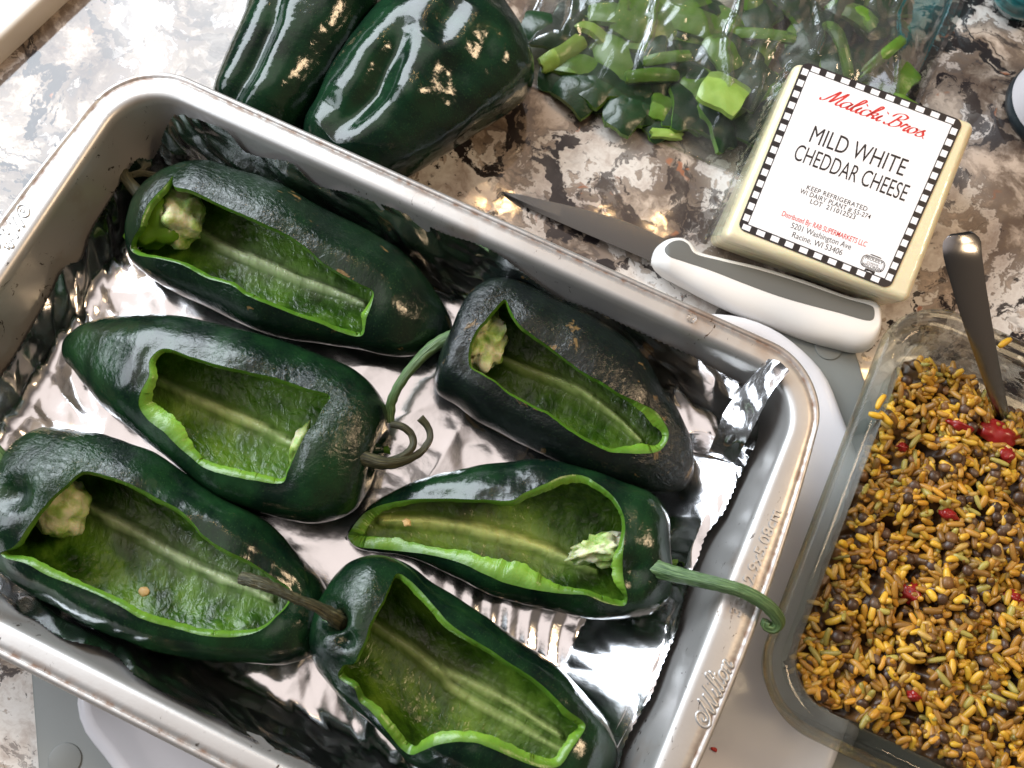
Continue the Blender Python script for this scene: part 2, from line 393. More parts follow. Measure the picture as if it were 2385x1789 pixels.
# ------------------------------------------------------------------ peppers
def pepper(name, label, A, B, zmid, z0, hmax, skin_m, flesh_m, opening=None, lips=(), ribs=(), wz=None, seed=1,
           dents=(), group=None, nu=200, nv=170, thick=2.7, roof=1.0, lobes=3, lip0=.35, grooves=()):
    n = nu
    a = ats(catmull(A, n), zmid); b = ats(catmull(B, n), zmid)
    Cn = (a+b)/2; H = (a-b)/2; hl = np.linalg.norm(H[:, :2], axis=1); Hm = hl.max()
    root = empty(name, (*Cn[n//2][:2], z0), label, 'pepper', group)
    off = np.array([*Cn[n//2][:2], z0])
    ax = np.gradient(Cn, axis=0); ax[:,2] = 0; ax /= np.maximum(np.linalg.norm(ax, axis=1)[:,None], 1e-9)
    hh = hmax/2*np.minimum(1, (hl/Hm)**.75*1.02)
    zc = z0+hh*.62+hmax/2*.38
    # stem-end cap rings
    K = 26; rows = []; meta = []
    for k in range(K, 0, -1):
        f = k/K; ang = f*math.pi*.98; s = 1-.90*(.5-.5*math.cos(ang))
        adv = -math.sin(ang)*hl[0]*.42*(1) + (f**2)*7.0
        rows.append((Cn[0]+ax[0]*adv, H[0]*s, hh[0]*s, zc[0])); meta.append(-(k)*1.0)
    L = np.r_[0, np.cumsum(np.linalg.norm(np.diff(Cn, axis=0), axis=1))]
    for i in range(n): rows.append((Cn[i], H[i], hh[i], zc[i])); meta.append(L[i])
    NU = len(rows); th = np.arange(nv)/nv*2*math.pi-math.pi/2
    P = np.zeros((NU, nv, 3)); pc = np.zeros((NU, nv, 3))
    cs = np.sign(np.cos(th))*np.abs(np.cos(th))**.86; sn = np.sign(np.sin(th))*np.abs(np.sin(th))**.92
    for i, (c, hv, h, z) in enumerate(rows):
        u = max(0, meta[i])/L[-1]
        lob = 1+.045*np.cos(lobes*th+seed+u*1.2)*(1-u*.6)
        P[i] = c[None]+hv[None]*(cs)[:,None]
        zz = h*sn*np.where(sn > 0, roof, 1)*lob
        P[i, :, 2] = np.maximum(z+zz, z0+.0+.15*(zz+h)*0)
        r = (np.linalg.norm(hv[:2])+h)/2
        pc[i, :, 0] = meta[i]; pc[i, :, 1] = 13*np.cos(th)*r/25*1.2; pc[i, :, 2] = 13*np.sin(th)*r/25*1.2+seed*40
    N = nrm(P); ctr = np.array([r[0] for r in rows]); ctr[:,2] = [r[3] for r in rows]
    if ((P-ctr[:,None])*N).sum() < 0: N = -N; flip = True
    else: flip = False
    V = P.reshape(-1,3); Nf = N.reshape(-1,3)
    px0 = pix(V)
    d = fbm(V, .030, seed, 2)*1.9+fbm(V, .10, seed+3, 2)*.16
    ridg = 1-np.abs(fbm(V*np.array([1,1,1]), .16, seed+9, 3))*2
    up = Nf[:,2]
    d = d*np.clip(up+.9, 0, 1)+(ridg-.7)*.05
    for (dx, dy, rad, dep) in dents:
        r = np.hypot(px0[:,0]-dx, px0[:,1]-dy); d -= dep*np.exp(-(r/rad)**2)*(up > 0)
    for (pts, rad, dep) in grooves:
        r, tt_ = line_dist(px0, pts); d -= dep*np.exp(-(r/rad)**2)*(up > 0)*np.sin(np.pi*np.clip(tt_*.9+.08,0,1))**.6
    V = V+Nf*d[:,None]; V[:,2] = np.maximum(V[:,2], z0)
    P = V.reshape(P.shape); N = nrm(P); N = -N if flip else N; Nf = N.reshape(-1,3)
    F = gridfaces(NU, nv, flip=flip); pcf = pc.reshape(-1,3)
    px = pix(V)
    V0 = V-Nf*d[:,None]
    wzv = np.full(len(V), .10)
    for (x, y, r, s) in (wz or ()): wzv += s*np.exp(-(np.hypot(px[:,0]-x, px[:,1]-y)/r)**2)
    if opening is None:
        mesh('skin', V, F, skin_m, root, attrs={'pc': pcf, 'wz': wzv}, off=off); return root, off
    op = catmull(opening, 260, closed=True)
    jit = np.array([noise.fractal((i*.23, seed*5.1, 0), 1, 2, 3) for i in range(260)])
    ce = op.mean(0); dr = op-ce; dr /= np.linalg.norm(dr, axis=1)[:,None]; op0 = op.copy(); op = op+dr*jit[:,None]*1.3
    s = poly_sdf(px, op); top = (Nf[:,2] > -.25)
    s = np.where(top, s, 400.)
    # gradient of s in the world plane, to push the lips
    def sd(Q): return poly_sdf(pix(Q), op0)
    gx = (sd(V0+np.array([2.5,0,0]))-sd(V0-np.array([2.5,0,0]))); gy = (sd(V0+np.array([0,2.5,0]))-sd(V0-np.array([0,2.5,0])))
    gl = np.maximum(np.hypot(gx, gy), 1e-6); inward = np.stack([-gx/gl, -gy/gl, 0*gx], 1)
    lip = np.full(len(V), lip0)
    for (x, y, r, amt) in lips: lip += amt*np.exp(-(np.hypot(px[:,0]-x, px[:,1]-y)/r)**2)
    fall = np.exp(-(np.maximum(s,0)/26.)**2)*top
    # skin edge droops slightly towards the cut
    V = V+np.array([0,0,-1.0])*(fall*1.2)[:,None]
    tk = np.full(len(V), thick)+fbm(V, .10, seed+20, 2)*.5
    zone = np.zeros((len(V), 4)); zone[:,3] = 1
    IV = V-Nf*tk[:,None]
    pin = pix(IV); inner_up = Nf[:,2] < .30
    for (pts, wpx, hgt, br) in ribs:
        dd, tt = line_dist(pin, pts)
        wv = wpx*.85*(.55+.6*np.sin(np.pi*np.clip(tt*.8+.2,0,1)))*(1+.35*np.array([noise.noise((t_*9, seed, 3)) for t_ in tt]))
        e_ = np.exp(-(dd/wv)**2)*inner_up
        IV += -Nf*(e_*hgt*1.5)[:,None]; zone[:,1] = np.maximum(zone[:,1], np.maximum(np.clip(e_*2.0-.25,0,1), .26*np.exp(-(dd/(wv*3.0))**2)*inner_up*(.6+.5*np.sin(tt*3.1)))*br)
    IV = IV+inward*(fall*lip)[:,None]+np.array([0,0,.5])*fall[:,None]
    zone[:,0] = fall*.5*np.clip((lip-1)/4,0,1)
    keep, rec, bd = cut(F, s); keep = np.array(keep)
    Vo = extend(V, rec); Vi = extend(IV, rec); pce = extend(pcf, rec); we = extend(wzv, rec); ze = extend(zone, rec); Nx = extend(Nf, rec)
    v_, f_, a_ = compact(Vo, keep, {'pc': pce, 'wz': we})
    mesh('skin', v_, f_, skin_m, root, attrs=a_, off=off)
    n0 = len(Vi); bi = sorted({i for e_ in bd for i in e_}); mp = {v: k for k, v in enumerate(bi)}; nb = len(bi)
    lipe = extend(lip, rec); nbr = [[] for _ in bi]
    for (p, q) in bd: nbr[mp[p]].append(mp[q]); nbr[mp[q]].append(mp[p])
    nb2 = np.array([(l+l+[k,k])[:2] for k, l in enumerate(nbr)])
    O = Vo[bi]-Nx[bi]*.10; D = Vi[bi]-O; lb = lipe[bi]
    for _ in range(140): D = .5*D+.25*(D[nb2[:,0]]+D[nb2[:,1]]); lb = .5*lb+.25*(lb[nb2[:,0]]+lb[nb2[:,1]])
    rag = np.array([noise.fractal(Vector(p*.30), 1, 2, 2) for p in O]); D = D*(1+.16*rag)[:,None]
    I = O+D; Vi[bi] = I-np.array([0,0,.15])
    ze[bi,0] = .6
    v_, f_, a_ = compact(Vi, keep[:, ::-1], {'pc': pce, 'zone': ze})
    fl_o = mesh('flesh', v_, f_, flesh_m, root, attrs=a_, off=off)
    KR = 7; RV = []; RZ = []
    for k in range(KR):
        t = k/(KR-1); RV.append(O*(1-t)+I*t+np.array([0,0,1.])*(math.sin(t*math.pi)*(.30+.09*lb))[:,None]); RZ.append(np.clip(.15+t*1.1, 0, 1)*np.clip((lb+.3)/3.0, .15, 1))
    RF = []
    for (p, q) in bd:
        a_1, a_2 = mp[p], mp[q]
        for k in range(KR-1): RF.append([k*nb+a_2, k*nb+a_1, (k+1)*nb+a_1, (k+1)*nb+a_2])
    mesh('cut_edge', np.vstack(RV), RF, M_CUTEDGE, root, attrs={'pale': np.concatenate(RZ)}, off=off)
    return root, off

# ------------------------------------------------------------------ setting: counter
def plane_obj(name, x0, x1, y0, y1, z, m):
    return mesh(name, [(x0,y0,z),(x1,y0,z),(x1,y1,z),(x0,y1,z)], [[0,1,2,3]], m)
struct(plane_obj('counter', -1500, 1500, -1200, 1500, -18, M_GRAN))

def prism(name, poly, z0, z1, mat, parent=None, off=(0,0,0), bev=1.0, seg=3):
    bm = bmesh.new(); vs = [bm.verts.new(((x-off[0])*MM,(y-off[1])*MM,(z0-off[2])*MM)) for x, y in poly]
    f = bm.faces.new(vs); bm.normal_update()
    if f.normal.z > 0: f.normal_flip()
    r = bmesh.ops.extrude_face_region(bm, geom=[f])
    for v in r['geom']:
        if isinstance(v, bmesh.types.BMVert): v.co.z += (z1-z0)*MM
    bmesh.ops.recalc_face_normals(bm, faces=bm.faces)
    tope = [e for e in bm.edges if all(abs(v.co.z-(z1-off[2])*MM) < 1e-7 for v in e.verts)]
    if bev: bmesh.ops.bevel(bm, geom=tope, offset=bev*MM, segments=seg, affect='EDGES', profile=.5)
    me = bpy.data.meshes.new(name); bm.to_mesh(me); bm.free(); me.materials.append(mat)
    me.polygons.foreach_set('use_smooth', [True]*len(me.polygons)); me.set_sharp_from_angle(angle=math.radians(50))
    o = bpy.data.objects.new(name, me); C.objects.link(o)
    if parent is not None: o.parent = parent
    return o
def rpoly(cx, cy, hx, hy, r, rotz=0, n=10):
    out = []
    for sx, sy, a0 in ((1,1,0),(-1,1,90),(-1,-1,180),(1,-1,270)):
        for k in range(n+1):
            a = math.radians(a0+90*k/n); x = sx*(hx-r)+r*math.cos(a); y = sy*(hy-r)+r*math.sin(a)
            out.append((cx+x*math.cos(rotz)-y*math.sin(rotz), cy+x*math.sin(rotz)+y*math.cos(rotz)))
    return out

# grey board with screw-head feet
n = NT('grey_plastic'); t = n.tex(scale=600, Detail=2); t2 = n.tex(scale=14, Detail=3)
n.set(Base_Color=n.mix(t2.outputs[0], (.20,.215,.20), (.25,.262,.25)), Roughness=.42); n.bump(t.outputs[0], dist=.0001, strength=.4)
M_GREY = n.m
d1 = np.array([.6,-.8]); d2 = np.array([.8,.6])
bc = d1*90+d2*51
bd_ = empty('serving_board', (*bc, -18), 'grey plastic board lying on the granite counter under the white platter and the baking pan', 'board')
prism('board_panel', rpoly(*bc, 203, 130, 22, math.atan2(.6,.8)), -17.6, -12, M_GREY, bd_, (*bc,-18), 1.2)
for fx, fy in ((-56,-159.5),(179,163)):
    o = prism('screw_cap', rpoly(fx, fy, 7, 7, 6.9), -12.5, -11.3, M_GREY, bd_, (*bc,-18), .5)

# white platter
n = NT('white_glaze'); t = n.tex(scale=20, Detail=2)
n.set(Base_Color=n.mix(t.outputs[0], (.74,.74,.78), (.80,.79,.81)), Roughness=.22, Coat_Weight=.3)
M_WHITE = n.m
pl = catmull([(-66,-118),(-63,-134),(-54,-144),(-38,-151),(-5,-166),(60,-190),(150,-180),(212,-115),(243,-40),(246,-5),(238,60),(217,103),(196,129),(181,145),(167,152),(151,156),(133,155),(112,147),(60,120),(-10,50),(-52,-50)], 160, closed=True)
cp = pl.mean(0)
pr = empty('white_platter', (*cp,-12), 'white ceramic platter between the grey board and the underside of the baking pan', 'platter')
prof = [(0,-11.6),(-1,-9),(0,-5),(1.5,-2.2),(4,-1.2),(7,-1.8),(12,-4.5),(20,-5.4),(60,-5.5)]
cx = []; 
tg = np.roll(pl,-1,0)-np.roll(pl,1,0); nn = np.stack([tg[:,1],-tg[:,0]],1); nn /= np.linalg.norm(nn,axis=1)[:,None]
if ((pl-cp)*nn).sum() < 0: nn = -nn
for d, z in prof: cx.append(np.c_[pl-nn*d, np.full(len(pl), z)])
V = np.vstack(cx); F = gridfaces(len(prof), len(pl)).tolist(); V = np.vstack([V, [[*cp,-5.5]]]); ci = len(V)-1; k0 = (len(prof)-1)*len(pl)
F += [[k0+j, k0+(j+1) % len(pl), ci] for j in range(len(pl))]
mesh('plate', V, F, M_WHITE, pr, off=(*cp,-12))
tag(blob('food_scrap', at(1664,1746,-4.8), (1.6,.8,.5), simple('tomato_scrap', (.55,.03,.02), .3), sub=2, lump=.5), 'tiny red scrap lying on the white platter beside the pan handle', 'crumb')

# ------------------------------------------------------------------ baking pan
def rr(hx, hy, r, bow=0.0, ns=44, nc=16):
    pts = []
    def line(p, q):
        for k in range(ns): t = k/ns; pts.append((p[0]+(q[0]-p[0])*t, p[1]+(q[1]-p[1])*t))
    def arc(cx_, cy_, a0):
        for k in range(nc): a = math.radians(a0+90*k/nc); pts.append((cx_+r*math.cos(a), cy_+r*math.sin(a)))
    line((hx,-hy+r),(hx,hy-r)); arc(hx-r,hy-r,0); line((hx-r,hy),(-hx+r,hy)); arc(-hx+r,hy-r,90)
    line((-hx,hy-r),(-hx,-hy+r)); arc(-hx+r,-hy+r,180); line((-hx+r,-hy),(hx-r,-hy)); arc(hx-r,-hy+r,270)
    P = np.array(pts)
    if bow: P[:,0] += np.sign(P[:,0])*bow*np.clip(1-(P[:,1]/hy)**2, 0, 1)*np.clip((np.abs(P[:,0])-hx+30)/30,0,1)
    return P
WX, WY = 155.0, 104.5                      # inside of the walls at the floor
prof = [  # hx, hy, r, bow, z, rust
 (60,40,8,0,1.2,0),(146,96,12,0,1.2,0),(150,100,14,0,1.6,.15),(153.4,103,16,0,3.2,.35),(155,104.5,18,0,6,.1),
 (158,107.4,20,0,20,0),(161.2,110.6,22,0,35,0),(163.0,112.4,23,0,45,0),(163.7,113.3,24,0,48.2,0),(164.8,114.6,25,.4,49.7,0),(166.5,116.2,26,1,50,0),
 (169,119.6,27,4.5,50.1,.08),(169.6,121.8,27,7.4,50.0,.6),(169.8,122.3,27,7.7,49.5,.9),(170.0,122.8,27,8.0,49.5,.9),(170.3,123.2,27,8.3,50.2,.6),
 (170.9,124.4,27,8.9,50.3,.2),(171.4,125.5,27.5,9.3,49.2,.2),(171.6,125.9,28,9.5,47.6,.3),(171.2,125.4,27.6,9.3,46.2,.3),(170,124,27,8.8,46.0,.1),
 (167.5,116.5,27,1,48.8,0),(165.2,114.2,24,0,46,0),(157.5,107,20,0,8,0),(156,106,18,0,2,0),(152,102,15,0,.1,0),(60,40,8,0,.1,0)]
loops = [np.c_[rr(a,b,r,bw), np.full(len(rr(a,b,r,bw)), z)] for a,b,r,bw,z,ru in prof]
NL = len(loops[0]); V = np.vstack(loops)
rust = np.concatenate([np.full(NL, p[5]) for p in prof])
F = gridfaces(len(prof), NL, flip=False).tolist()
F.append(list(range(NL))[::-1]); F.append([(len(prof)-1)*NL+j for j in range(NL)])
pan = empty('baking_pan', (0,0,0), 'scratched silver rectangular baking pan with rusty rolled rim lined with foil', 'pan')
mesh('pan_body', V, [f[::-1] for f in F], M_PAN, pan, attrs={'rust': rust}, sharp=60)

# script lettering as pen strokes
GL = {
 'a': (1.02, [[(.85,.9),(.5,1.05),(.1,.7),(.05,.3),(.3,0),(.6,.25),(.88,1.0),(.76,.3),(.9,0),(1.15,.3)]]),
 'l': (.55, [[(0,.3),(.42,1.3),(.58,2.0),(.42,2.15),(.25,1.6),(.16,.4),(.34,0),(.65,.3)]]),
 'i': (.52, [[(0,.3),(.28,1.0),(.16,.3),(.32,0),(.6,.3)], [(.40,1.5),(.45,1.62)]]),
 'c': (.76, [[(.75,.8),(.6,1.0),(.3,.95),(.08,.5),(.25,.05),(.55,.05),(.85,.3)]]),
 'k': (.92, [[(0,.3),(.46,1.5),(.56,2.0),(.40,2.15),(.24,1.5),(.12,0)], [(.15,.5),(.5,1.0),(.72,.95),(.65,.65),(.3,.52),(.6,.4),(.68,.05),(1.0,.3)]]),
 'r': (.80, [[(0,.3),(.22,1.1),(.35,.88),(.62,.95),(.5,.3),(.6,0),(.85,.3)]]),
 'o': (.90, [[(.55,1.0),(.2,.9),(.05,.4),(.3,0),(.65,.25),(.7,.75),(.5,1.0),(.65,.85),(1.0,.95)]]),
 's': (.80, [[(0,.3),(.42,1.15),(.4,.8),(.68,.4),(.5,.02),(.15,.05),(.1,.25)]]),
 'n': (.98, [[(0,.5),(.22,1),(.12,0)], [(.15,.5),(.5,1.0),(.7,.9),(.6,.3),(.72,0),(1.0,.3)]]),
 't': (.58, [[(0,.3),(.36,1.9),(.16,.4),(.32,0),(.6,.3)], [(0,1.25),(.6,1.32)]]),
 'M': (1.85, [[(-.25,.35),(-.12,.02),(.12,.1),(.5,1.2),(.75,2.05),(.80,1.0),(.80,.1),(1.2,1.2),(1.5,2.1),(1.50,1.0),(1.45,.2),(1.6,0),(1.9,.3)]]),
 'B': (1.30, [[(.42,1.9),(.33,1.0),(.15,.2),(-.15,.0),(-.35,.3)], [(-.25,1.35),(-.05,1.95),(.5,2.2),(.98,1.95),(.92,1.5),(.5,1.15),(.95,1.0),(1.08,.5),(.72,.05),(.35,.02),(.2,.3)]]),
 'W': (2.15, [[(-.35,.95),(-.55,.7),(-.3,.45),(.0,.7),(-.05,1.3),(-.5,1.55),(-.95,1.2),(-.95,.5),(-.5,.05),(.1,.3),(.55,1.3),(.75,1.95),(.62,.9),(.75,0),(1.15,.8),(1.4,1.75),(1.3,.8),(1.45,0),(1.8,.9),(2.05,2.0)]]),
 '.': (.4, [[(.08,.02),(.14,.10)]]), ' ': (.75, [])}
def script_strokes(text, slant=.35):
    x = 0; out = []
    for ch in text:
        adv, st = GL[ch]
        for s_ in st: out.append([(x+a+slant*b, b) for a, b in s_])
        x += adv
    return out, x
def pan_script(origin, dirx, size, flip=1):
    st, wdt = script_strokes('Wilton', .30); dirx = np.array(dirx, float); diry = np.array([-dirx[1], dirx[0]])
    V = []; F = []
    for s_ in st:
        p = catmull(s_, max(10, len(s_)*6)) if len(s_) > 2 else np.array(s_)
        W3 = np.c_[np.array(origin)[None,:]+size*(p[:,:1]*dirx+p[:,1:]*diry), np.full(len(p), 50.0)]
        T = np.gradient(W3, axis=0); T /= np.linalg.norm(T,axis=1)[:,None]+1e-9; Nn = np.c_[-T[:,1], T[:,0], 0*T[:,0]]
        b0 = len(V)
        for i in range(len(p)):
            for q, (o1, h) in enumerate(((-.72,-.2),(-.5,.35),(0,.55),(.5,.35),(.72,-.2))): V.append(W3[i]+Nn[i]*o1+np.array([0,0,h]))
        F += gridfaces(len(p), 5, closed_v=False, off=b0).tolist()
    return V, F
q0 = at(1641,1698,50); q1 = at(1708,1540,50); zs = np.linalg.norm(q1-q0)/6.9
for o3, dx, lab in (((q0[0]+1.5, q0[1]+.95*zs), (0,1), 'raised script lettering on the near handle'), ((-176.5, at(62,500,50)[1]), (0,-1), 'raised script lettering on the far handle')):
    v, f = pan_script(o3, dx, zs)
    mesh('embossed_logo', v, f, M_PAN, pan)['label'] = lab
def text_mesh(txt, size=1.0, sx=1.0, bold=0.0, ext=0.0, spacing=1.0):
    cu = bpy.data.curves.new('t', 'FONT'); cu.body = txt; cu.size = size; cu.offset = bold; cu.extrude = ext
    cu.space_character = spacing; cu.resolution_u = 4; cu.align_x = 'LEFT'
    ob = bpy.data.objects.new('t', cu); C.objects.link(ob); dg = bpy.context.evaluated_depsgraph_get(); dg.update()
    me = bpy.data.meshes.new_from_object(ob.evaluated_get(dg))
    V = np.array([v.co[:] for v in me.vertices]); F = [list(p.vertices) for p in me.polygons]
    bpy.data.objects.remove(ob); bpy.data.meshes.remove(me); bpy.data.curves.remove(cu)
    V[:,0] -= V[:,0].min(); V[:,0] *= sx; return V, F
V, F = text_mesh('33x22.9x5.08cm', 6.4, 1.0, bold=.09, ext=.55)
V = np.array(V); Lx = V[:,0].max(); V[:,0] *= 47/Lx
P0 = at(1722,1437,50)
mesh('embossed_size', np.c_[P0[0]-V[:,1]+.4, P0[1]+V[:,0], 50.15+V[:,2]], F, M_PAN, pan, smooth=False)
n = NT('water'); n.set(Base_Color=(1,1,1), Roughness=.02, Transmission_Weight=1.0, IOR=1.33); M_WATER = n.m
tag(blob('water_drop', at(1611,741,50.4), (2.2,2.2,1.1), M_WATER, sub=3, lump=.05), 'clear water drop standing on the far rim of the baking pan', 'drop')

# ------------------------------------------------------------------ foil liner
fo = [(371,344),(378,318),(386,300),(407,267),(430,257),(452,256),(493,262),(508,285),(542,320),(570,353),(620,368),(678,380),(732,429),(814,450),(870,470),(922,488),
      (1030,542),(1139,580),(1296,690),(1379,722),(1486,772),(1581,815),(1613,830),(1700,880),(1745,905),(1762,940),(1765,1019),(1740,1073),(1713,1130),(1683,1196),(1645,1245),(1629,1291),
      (1595,1391),(1579,1461),(1546,1540),(1517,1619),(1500,1648),(1456,1730),(1440,1789),(1420,1850),(1330,1930),(1100,1960),(900,1900),(760,1800),(700,1764),(664,1752),
      (601,1730),(553,1726),(522,1711),(443,1654),(380,1625),(335,1594),(300,1559),(269,1527),(221,1505),(142,1486),(85,1445),(44,1426),(0,1382),(-60,1340),(-150,1200),(-120,1050),(-70,950),(0,880),
      (18,855),(54,798),(78,756),(86,741),(122,678),(154,619),(188,606),(212,542),(262,457),(283,420),(298,398),(323,368),(352,372)]
fo = catmull(fo, 1500, closed=True); tt = np.roll(fo,-1,0)-np.roll(fo,1,0); tn = np.stack([tt[:,1],-tt[:,0]],1); tn /= np.linalg.norm(tn,axis=1)[:,None]
fo = fo+tn*(np.where(np.arange(len(fo)) % 2, 2.3, -2.3))[:,None]
def pan_map(X, Y, inset=1.6):
    """unrolled sheet -> resting on the floor and climbing the walls"""
    cxr, cyr, r0 = 141.0, 90.5, 12.0
    qx = np.clip(X, -cxr+r0, cxr-r0); qy = np.clip(Y, -cyr+r0, cyr-r0)
    dx, dy = X-qx, Y-qy; d = np.hypot(dx, dy); ux = dx/np.maximum(d,1e-9); uy = dy/np.maximum(d,1e-9)
    R = 7.0; a = r0; arcl = R*math.pi/2*.87
    e1 = np.clip(d-a, 0, arcl)/R; w_ = np.maximum(d-a-arcl, 0)
    rad = np.minimum(d, a)+R*np.sin(e1)+w_*math.cos(R and 1.367); z = R*(1-np.cos(e1))+w_*math.sin(1.367)
    # stretch radius so that the wall is met everywhere
    k = (WX-inset-(cxr-r0))/(r0+R)
    rad = rad*np.where(d > 0, k, 1)
    return qx+ux*rad, qy+uy*rad, z
nx, ny = 430, 320
gx_ = np.linspace(-196, 196, nx); gy_ = np.linspace(-146, 146, ny)
X, Y = np.meshgrid(gx_, gy_, indexing='ij'); px_, py_, pz_ = pan_map(X.ravel(), Y.ravel())
P = np.stack([px_, py_, pz_+2.2], 1)
Q2 = np.stack([X.ravel(), Y.ravel(), 0*X.ravel()], 1)
def ridged(sc_, seed, an=(1,1)): return np.array([1-2*abs(noise.noise((q[0]*sc_*an[0]+seed*11, q[1]*sc_*an[1], seed))) for q in Q2])
r1 = ridged(.030, 1); r2 = ridged(.085, 2); r3 = ridged(.035, 3, (1.0,.25)); r4 = ridged(.19, 4)
edge = np.clip((np.maximum(np.abs(Q2[:,0])/150, np.abs(Q2[:,1])/100)-.72)/.28, 0, 1)
wob = np.array([noise.noise((q[0]*.018, q[1]*.018, 5.5)) for q in Q2])
right = np.clip((Q2[:,0]-40)/80, 0, 1)*np.clip((20-Q2[:,1])/60, 0, 1)
# fans of long straight folds
fold = np.array([abs(((q[0]*.10+q[1]*.018+1.6*noise.noise((q[0]*.01,q[1]*.02,8))) % 1)-.5)*2 for q in Q2])
def facets(cell, seed):
    out = np.zeros(len(Q2))
    for i, q in enumerate(Q2):
        wx = q[0]/cell+1.1*noise.noise((q[0]*.022,q[1]*.022,seed)); wy = q[1]/cell*1.05+1.1*noise.noise((q[0]*.022,q[1]*.022,seed+7)); 
        wx += .35*wy; a_, b_ = math.floor(wx), math.floor(wy); fx, fy = wx-a_, wy-b_
        hsh = lambda m, k: ((math.sin(m*127.1+k*311.7+seed*17.3)*43758.5453) % 1)-.5
        if fx+fy < 1: h = hsh(a_,b_)*(1-fx-fy)+hsh(a_+1,b_)*fx+hsh(a_,b_+1)*fy
        else: h = hsh(a_+1,b_+1)*(fx+fy-1)+hsh(a_+1,b_)*(1-fy)+hsh(a_,b_+1)*(1-fx)
        out[i] = h
    return out
fa, fb = facets(19.0, 1), facets(8.0, 4)
disp = fa*(1.0+5.2*edge)+fb*(.12+2.6*edge)+wob*1.6+(r1-.6)*.6+(r2-.6)*.12+(r3-.6)*.7+(fold-.5)*2.2*right
# sheet normal
G_ = P.reshape(nx, ny, 3); du = np.gradient(G_, axis=0); dv = np.gradient(G_, axis=1); Nn = np.cross(du, dv); Nn /= np.linalg.norm(Nn,axis=2,keepdims=True)+1e-9
Nn = Nn.reshape(-1,3); Nn[Nn[:,2] < 0] *= 1
wallf = np.clip(P[:,2]/20, 0, 1)
P = P+Nn*(disp*(1-.35*wallf)+1.0*wallf+.6)[:,None]; P[:,2] = np.maximum(P[:,2], 1.45)
lift = np.clip((P[:,0]-122-6*np.sin(P[:,1]*.07))*.72, 0, 60)*np.clip((95-P[:,1])/20,0,1); P[:,2] = np.maximum(P[:,2], lift+fa*4+fb*1.6)
pxl = pix(P); s = np.full(len(P), 0.0)
s = -poly_sdf(pxl, fo)
lim = np.where(P[:,2] > 46, -1, 1); s = np.where(P[:,2] > 46.5, -1., s)
F = gridfaces(nx, ny, closed_v=False)
keep, rec, bd = cut(F, s)
Vf = extend(P, rec); v_, f_, _ = compact(Vf, np.array(keep), {})
foil = empty('foil_liner', (0,0,2), 'crumpled shiny aluminium foil with torn edges lining the baking pan under the cut peppers', 'foil')
mesh('foil_sheet', v_, f_, M_FOIL, foil, smooth=True, off=(0,0,2), sharp=28)
# the loose corner of the sheet that stands up by the right-hand corner
def patch(name, rows, mat, parent, off, nu=60, nv=50, amp=.6, seed=0, sharp=30):
    R_ = [catmull([at(*p[:2], p[2]) for p in r], nv) for r in rows]
    G = np.stack([catmull(np.array([R_[k][j] for k in range(len(R_))]), nu) for j in range(nv)], 1)
    N_ = np.cross(np.gradient(G, axis=0), np.gradient(G, axis=1)); N_ /= np.linalg.norm(N_,axis=2,keepdims=True)+1e-9
    V = G.reshape(-1,3); N_ = N_.reshape(-1,3)
    d = np.array([(1-2*abs(noise.noise(Vector(p*.09)+Vector((seed,0,0)))))*amp+(1-2*abs(noise.noise(Vector(p*.25)+Vector((0,seed,0)))))*amp*.35 for p in V])
    return mesh(name, V+N_*d[:,None], gridfaces(nu, nv, closed_v=False), mat, parent, off=off, sharp=sharp)
patch('foil_flap', [[(1640,1085,9),(1668,1010,27),(1690,955,33),(1738,893,41),(1790,836,51)],
                    [(1668,1095,13),(1702,1020,31),(1738,955,39),(1775,893,47),(1815,842,54)],
                    [(1698,1100,19),(1742,1022,37),(1773,962,44),(1803,907,50),(1839,864,55)]], M_FOIL, foil, (0,0,2), seed=3, amp=.45)
#SECTION3
# ------------------------------------------------------------------ the cut peppers
A_ = lambda pts: cr(250,350,.3843,pts); B_ = lambda pts: cr(100,700,.4295,pts); C_ = lambda pts: cr(0,980,.3617,pts)
D_ = lambda pts: cr(690,1260,.3617,pts); E_ = lambda pts: cr(980,640,.3165,pts); F_ = lambda pts: cr(780,1060,.4882,pts)
W_ = lambda pts: cr(480,0,.3617,pts)
GRP = None
# 1 far left pepper
r, off = pepper('poblano_pepper', 'slit pepper in the far left corner of the pan with a large pale core', 
  A_([(185,330),(230,215),(330,135),(430,95),(520,82),(700,105),(900,180),(1100,265),(1300,370),(1450,440),(1600,500),(1750,580),(1880,700),(1990,830),(2070,980),(2096,1110)]),
  A_([(110,520),(108,580),(135,645),(250,760),(400,860),(600,960),(800,1050),(1000,1110),(1250,1150),(1500,1190),(1700,1215),(1900,1205),(2040,1165),(2094,1120)]),
  24, 3.5, 44, S_MID, F_DARK, seed=1,
  opening=A_([(400,130),(395,205),(490,230),(560,260),(700,330),(830,385),(950,440),(1080,500),(1200,580),(1300,670),(1420,745),(1520,800),(1610,850),(1600,930),(1570,1010),(1540,1120),(1400,1095),(1300,1050),(1150,1000),(1000,940),(850,880),(740,810),(600,770),(450,690),(300,650),(170,625),(135,590),(150,530),(190,460),(205,400),(240,320),(300,250),(360,190)]),
  lips=[(860,735,30,3.0),(330,450,50,1.5)], ribs=[(A_([(480,470),(560,500),(700,590),(830,650),(950,690),(1150,780),(1350,850),(1560,940)]), 12, 2.6, 1.0)],
  wz=[(450,430,120,.45),(640,560,200,.35)])
c0 = np.array(at(*A_([(440,405)])[0], 26))
blob('seed_core', c0+np.array([-3,0,-3]), (13,12,13), M_CORE, r, off, sub=4, lump=.34, seed=2, fr=2.0, spike=.1)
